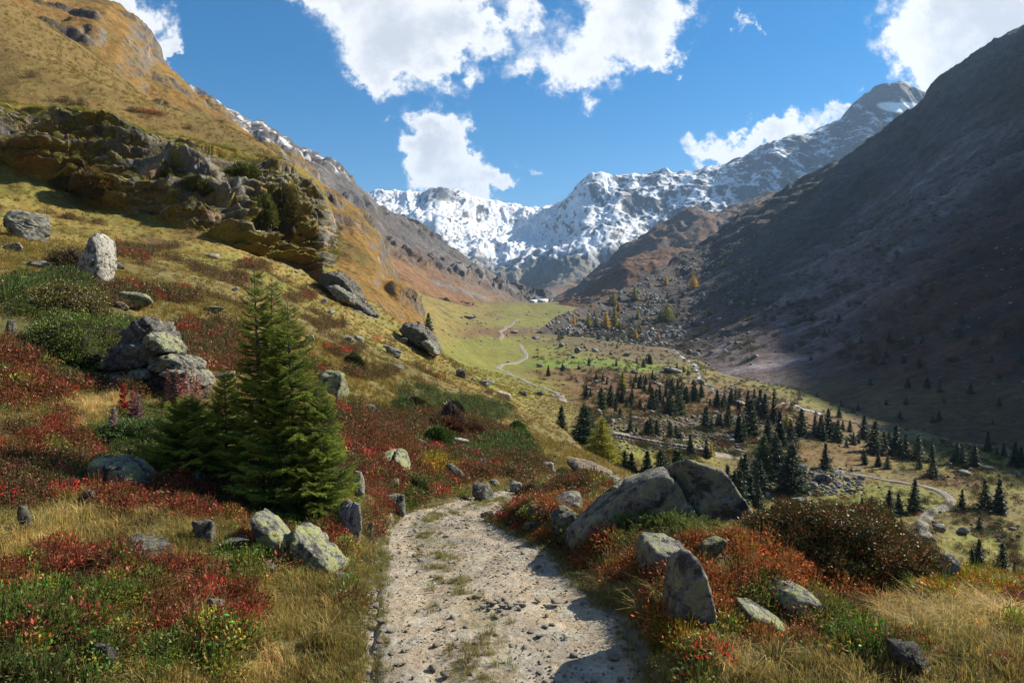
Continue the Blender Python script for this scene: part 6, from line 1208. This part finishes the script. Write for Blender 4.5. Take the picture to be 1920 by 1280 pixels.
# ------------------------------------------------------------ boulders of the valley floor
far_me = [mesh_np('boulder', *random_rock(4000 + i, 2, .08, 0, 8), M_rock['far']) for i in range(8)]
def far_rock(px, py, w, h, label, group=None, ymin=60):
    g = hit(px, py, ymin)
    if g is None: return
    s = w / 1280 * g[1]; o = obj('boulder', random.choice(far_me), loc=(g[0], g[1], g[2] + h / 1280 * g[1] * .35), scale=(s, s * .8, h / 1280 * g[1]), rot=(random.uniform(-.2, .2), random.uniform(-.2, .2), random.uniform(0, 6))); tag(o, label, 'boulder', group)
for px, py, w, h, lb in [(1082, 662, 16, 14, 'large dark boulder at the far edge of the meadow'), (1068, 666, 10, 5, 'flat boulder left of the large dark one'), (1118, 660, 18, 10, 'dark boulders edge right of the large one'), (1146, 666, 9, 9, 'pointed dark boulder beyond the meadow'), (1174, 668, 14, 8, 'dark boulder near the mountain foot'), (1012, 688, 13, 8, 'small dark boulder on the meadow above the heath'), (963, 625, 15, 7, 'dark boulder on the far pasture'), (1004, 636, 18, 7, 'dark mound like boulder on the far pasture'),
                         (878, 597, 22, 8, 'dark boulder group left on the far pasture'), (888, 596, 12, 8, 'upright boulder left on the far pasture'), (1260, 700, 34, 12, 'big dark boulder near the stream'), (1385, 763, 22, 14, 'wedge shaped grey boulder in the spruce wood'), (1190, 700, 16, 8, 'dark boulder in the pasture before the stream'), (1122, 776, 14, 12, 'grey boulder in the wood left side'), (1148, 795, 13, 14, 'pale pointed boulder among the spruces'), (1222, 776, 14, 9, 'rounded grey boulder among the spruces'), (1277, 822, 18, 14, 'grey boulder right of the boulder heap'), (1365, 830, 22, 12, 'dark boulder at the edge of the heap'),
                         (1012, 742, 20, 10, 'dark flat boulder beside the meadow track'), (1035, 744, 14, 5, 'low boulder right of the dark flat one'), (1548, 905, 32, 20, 'big grey boulder in the heap below the spruce'), (1570, 912, 20, 12, 'grey boulder at the right end of the heap'), (1525, 915, 22, 14, 'grey boulder in the middle of the heap'), (1500, 890, 30, 24, 'dark cliffy boulder at the left of the heap'), (1598, 924, 20, 8, 'flat boulder right below the heap'), (1500, 945, 34, 16, 'layered boulder on the near meadow edge'), (1440, 933, 14, 12, 'small boulder before the near spruces'), (1758, 995, 26, 18, 'dark boulder inside the track bend'), (1806, 1000, 24, 16, 'boulder right of the track bend'), (1850, 880, 24, 10, 'flat boulder on the right pasture'), (1480, 790, 14, 8, 'dark boulder by the rapids'), (1810, 890, 30, 12, 'long boulder in the right rock band')]: far_rock(px, py, w, h, lb)
fields = [((1040, 705), (1340, 735), 24, 'boulder in the red heath of mid valley'), ((1110, 770), (1420, 830), 60, 'boulder of the large grey boulder field'), ((1430, 800), (1640, 850), 16, 'boulder in the heath between the spruces'), ((1490, 880), (1610, 925), 16, 'boulder of the heap below the meadow spruce'), ((1740, 860), (1915, 905), 20, 'boulder of the rock band on the right pasture'), ((1700, 985), (1915, 1040), 22, 'boulder in the rocky ground at the lower right'), ((1050, 640), (1300, 705), 20, 'boulder strewn along the stream')]
for (x0, y0), (x1, y1), n, lb in fields:
    xs = sorted(random.uniform(x0, x1) for _ in range(n))
    for i in range(n):
        w = 5 + 9 * random.random() ** 2; far_rock(xs[i], random.gauss((y0 + y1) / 2, (y1 - y0) / 3.2), w, w * random.uniform(.5, .9), lb if n > 30 else f'{lb}, {ordinal(i + 1)} from the left', lb.replace('boulder', 'boulders', 1))
# smaller stones beyond counting
far_p = [proto(me) for me in far_me]
def stone_field(n, x0, y0, x1, y1, smin, smax, ymin=60, th=.0, seed=0):
    out = []; sz = []
    px = RNG.uniform(x0, x1, n); py = RNG.uniform(y0, y1, n)
    for a, b in zip(px, py):
        g = hit(a, b, ymin)
        if g is not None: out.append(g); sz.append((smin + (smax - smin) * RNG.uniform() ** 3) / 1280 * g[1])
    P = np.array(out); S = np.array(sz); k = fbm(P, 14, 4, .6, 950 + seed) > th; P = P[k]; S = S[k]; P[:, 2] += S * .1; return P, S
A = [stone_field(1500, 1100, 690, 1440, 860, 2, 8, 60, 0., 0), stone_field(900, 1440, 780, 1900, 960, 2, 8, 60, .05, 1), stone_field(500, 1040, 640, 1340, 700, 1.5, 6, 60, -.05, 2), stone_field(600, 1440, 940, 1915, 1070, 3, 10, 60, .05, 3), stone_field(500, 830, 585, 1180, 650, 1.5, 5, 60, -.05, 4), stone_field(500, 1380, 690, 1640, 790, 1.5, 5, 60, -.1, 5), stone_field(700, 200, 450, 1000, 800, 2, 8, 14, .1, 6), stone_field(900, 1130, 780, 1400, 850, 4, 10, 60, -.3, 7), stone_field(350, 1480, 880, 1620, 930, 4, 12, 60, -.3, 8)]
P = np.concatenate([a[0] for a in A]); S = np.concatenate([a[1] for a in A]); stuff('stones', 'countless small stones strewn over the valley floor', P, far_p, S[:, None] * RNG.uniform(.7, 1.2, (len(S), 3)) * (1, 1, .8), np.ones((len(S), 3)))
# rubble and tufts on the spur and slope of the right mountain
Pm, _ = on_loft(RG, 34000, .12, .86, .2); px, py = project(Pm); n1 = fbm(Pm, 30, 4, .6, 970); e = ((px < 1330 + (600 - py) * 1.1) & (n1 > -.02)) | (RNG.uniform(0, 1, len(Pm)) < .16); Pm = Pm[e & (px > 1000) & (px < 2000)]; S = RNG.uniform(0, 1, len(Pm)) ** 3 * 3.6 + .8; ex = project(Pm)[0] > 1420; S = np.where(ex, .6 + S * .28, S)
stuff('rubble', 'blocks of the boulder spur and scree', Pm, far_p, S[:, None] * RNG.uniform(.6, 1.1, (len(S), 3)), np.ones((len(S), 3)))
# low bushes on the valley floor and dark scrub on the spur
def low_bushes(n, x0, y0, x1, y1, s0, s1, ymin, th, seed):
    out = []
    for a, b in zip(RNG.uniform(x0, x1, n), RNG.uniform(y0, y1, n)):
        g = hit(a, b, ymin)
        if g is not None: out.append(g)
    P = np.array(out); k = fbm(P, 11, 4, .6, 990 + seed) > th; P = P[k]; return P, RNG.uniform(s0, s1, len(P))
A = [low_bushes(2600, 1090, 690, 1500, 880, 3.5, 8, 80, -.15, 0), low_bushes(1600, 1450, 800, 1915, 1080, 3.5, 7, 60, 0, 1), low_bushes(1200, 1000, 640, 1330, 720, 4, 9, 100, 0, 2), low_bushes(500, 1380, 690, 1640, 790, 4, 8, 100, .1, 3)]
P = np.concatenate([a[0] for a in A]); S = np.concatenate([a[1] for a in A]); T = tints(RNG.integers(0, 4, len(P)), [(.05, .05, .02), (.12, .035, .022), (.10, .055, .025), (.07, .075, .022)], len(P), .3)
stuff('heath', 'low red and green bushes on the valley floor', P, heath_p, S, T)
Pm, _ = on_loft(RG, 9000, .13, .45, .2); px, py = project(Pm); n1 = fbm(Pm, 24, 4, .6, 975); e = (n1 > .0) & (px > 1000) & (px < 2000); Pm = Pm[e]
stuff('scrub', 'dark scrub on the boulder spur and the mountain foot', Pm, heath_p, RNG.uniform(9, 18, len(Pm)), tints(RNG.integers(0, 3, len(Pm)), [(.035, .045, .018), (.06, .045, .02), (.10, .06, .025)], len(Pm), .3))

# ------------------------------------------------------------ dry stone wall under the middle track, farm buildings at the valley head
def stone_wall():
    pts = [hit(px, py, 60) for px, py in ((1152, 822), (1190, 829), (1240, 838), (1290, 847), (1325, 855))]; L = dense_line(np.array(pts), 64); r = tag(obj('stone_wall', None, loc=tuple(L[0])), 'low dry stone wall holding up the middle track', 'wall'); me = [mesh_np('stone', *random_rock(4100 + i, 2, .06, 0, 6), M_rock['far']) for i in range(4)]
    for i, p in enumerate(L):
        for k in range(2): obj('stone', me[(i + k) % 4], r, loc=tuple(Vector(p) - Vector(L[0]) + Vector((0, .2 * k, .15 + .42 * k))), scale=(.8, .7, .5), rot=(0, 0, i * 1.3 + k))
stone_wall()
def flat_mat(name, c, rough=.6): m, t, b = new_mat(name); b.inputs['Roughness'].default_value = rough; p = t.node('ShaderNodeTexCoord').outputs['Object']; n = t.noise(p, 1.5, 4, .6); t.put(b.inputs['Base Color'], t.mix(n.outputs[0], tuple(x * .8 for x in c), c)); return m
M_wall = flat_mat('plaster', (.55, .53, .5)); M_roof = flat_mat('metal_roof', (.72, .76, .8), .4); M_dark = flat_mat('dark_glass', (.03, .03, .035), .2)
def box(x0, x1, y0, y1, z0, z1): V = [(x, y, z) for x in (x0, x1) for y in (y0, y1) for z in (z0, z1)]; return V, [(0, 1, 3, 2), (4, 6, 7, 5), (0, 4, 5, 1), (2, 3, 7, 6), (0, 2, 6, 4), (1, 5, 7, 3)]
def barn(px, py, L, Dp, H, label):
    g = hit(px, py, 300)
    if g is None: g = P3(px, py, 1050)
    r = tag(obj('farm_building', None, loc=tuple(g), rot=(0, 0, .12)), label, 'building'); V, F = box(-L / 2, L / 2, 0, Dp, -3, H); obj('wall', mesh_np('wall', V, F, M_wall, smooth=False), r)
    o = .5; V = [(-L / 2 - o, -o, H - .1), (L / 2 + o, -o, H - .1), (L / 2 + o, Dp / 2, H + 2.6), (-L / 2 - o, Dp / 2, H + 2.6), (L / 2 + o, Dp + o, H - .1), (-L / 2 - o, Dp + o, H - .1)]; V = V + [(a, b, c - .25) for a, b, c in V]
    F = [(0, 1, 2, 3), (3, 2, 4, 5), (7, 6, 9, 8), (8, 9, 11, 10), (0, 6, 7, 1), (5, 4, 10, 11), (1, 7, 8, 2), (2, 8, 10, 4), (0, 3, 9, 6), (3, 5, 11, 9)]; obj('roof', mesh_np('roof', V, F, M_roof, smooth=False), r)
    wm = mesh_np('window', *box(-.7, .7, -.06, .0, 0, 1.2), M_dark, smooth=False)
    for i in range(int(L // 4)): obj('window', wm, r, loc=(-L / 2 + 2 + i * 4, -.02, H * .45))
barn(1016, 567, 20, 9, 3.2, 'larger white roofed farm building at the head of the valley'); barn(1000, 568, 11, 8, 2.6, 'smaller farm building left of the larger one at the valley head')
print('done', time.time() - T0)
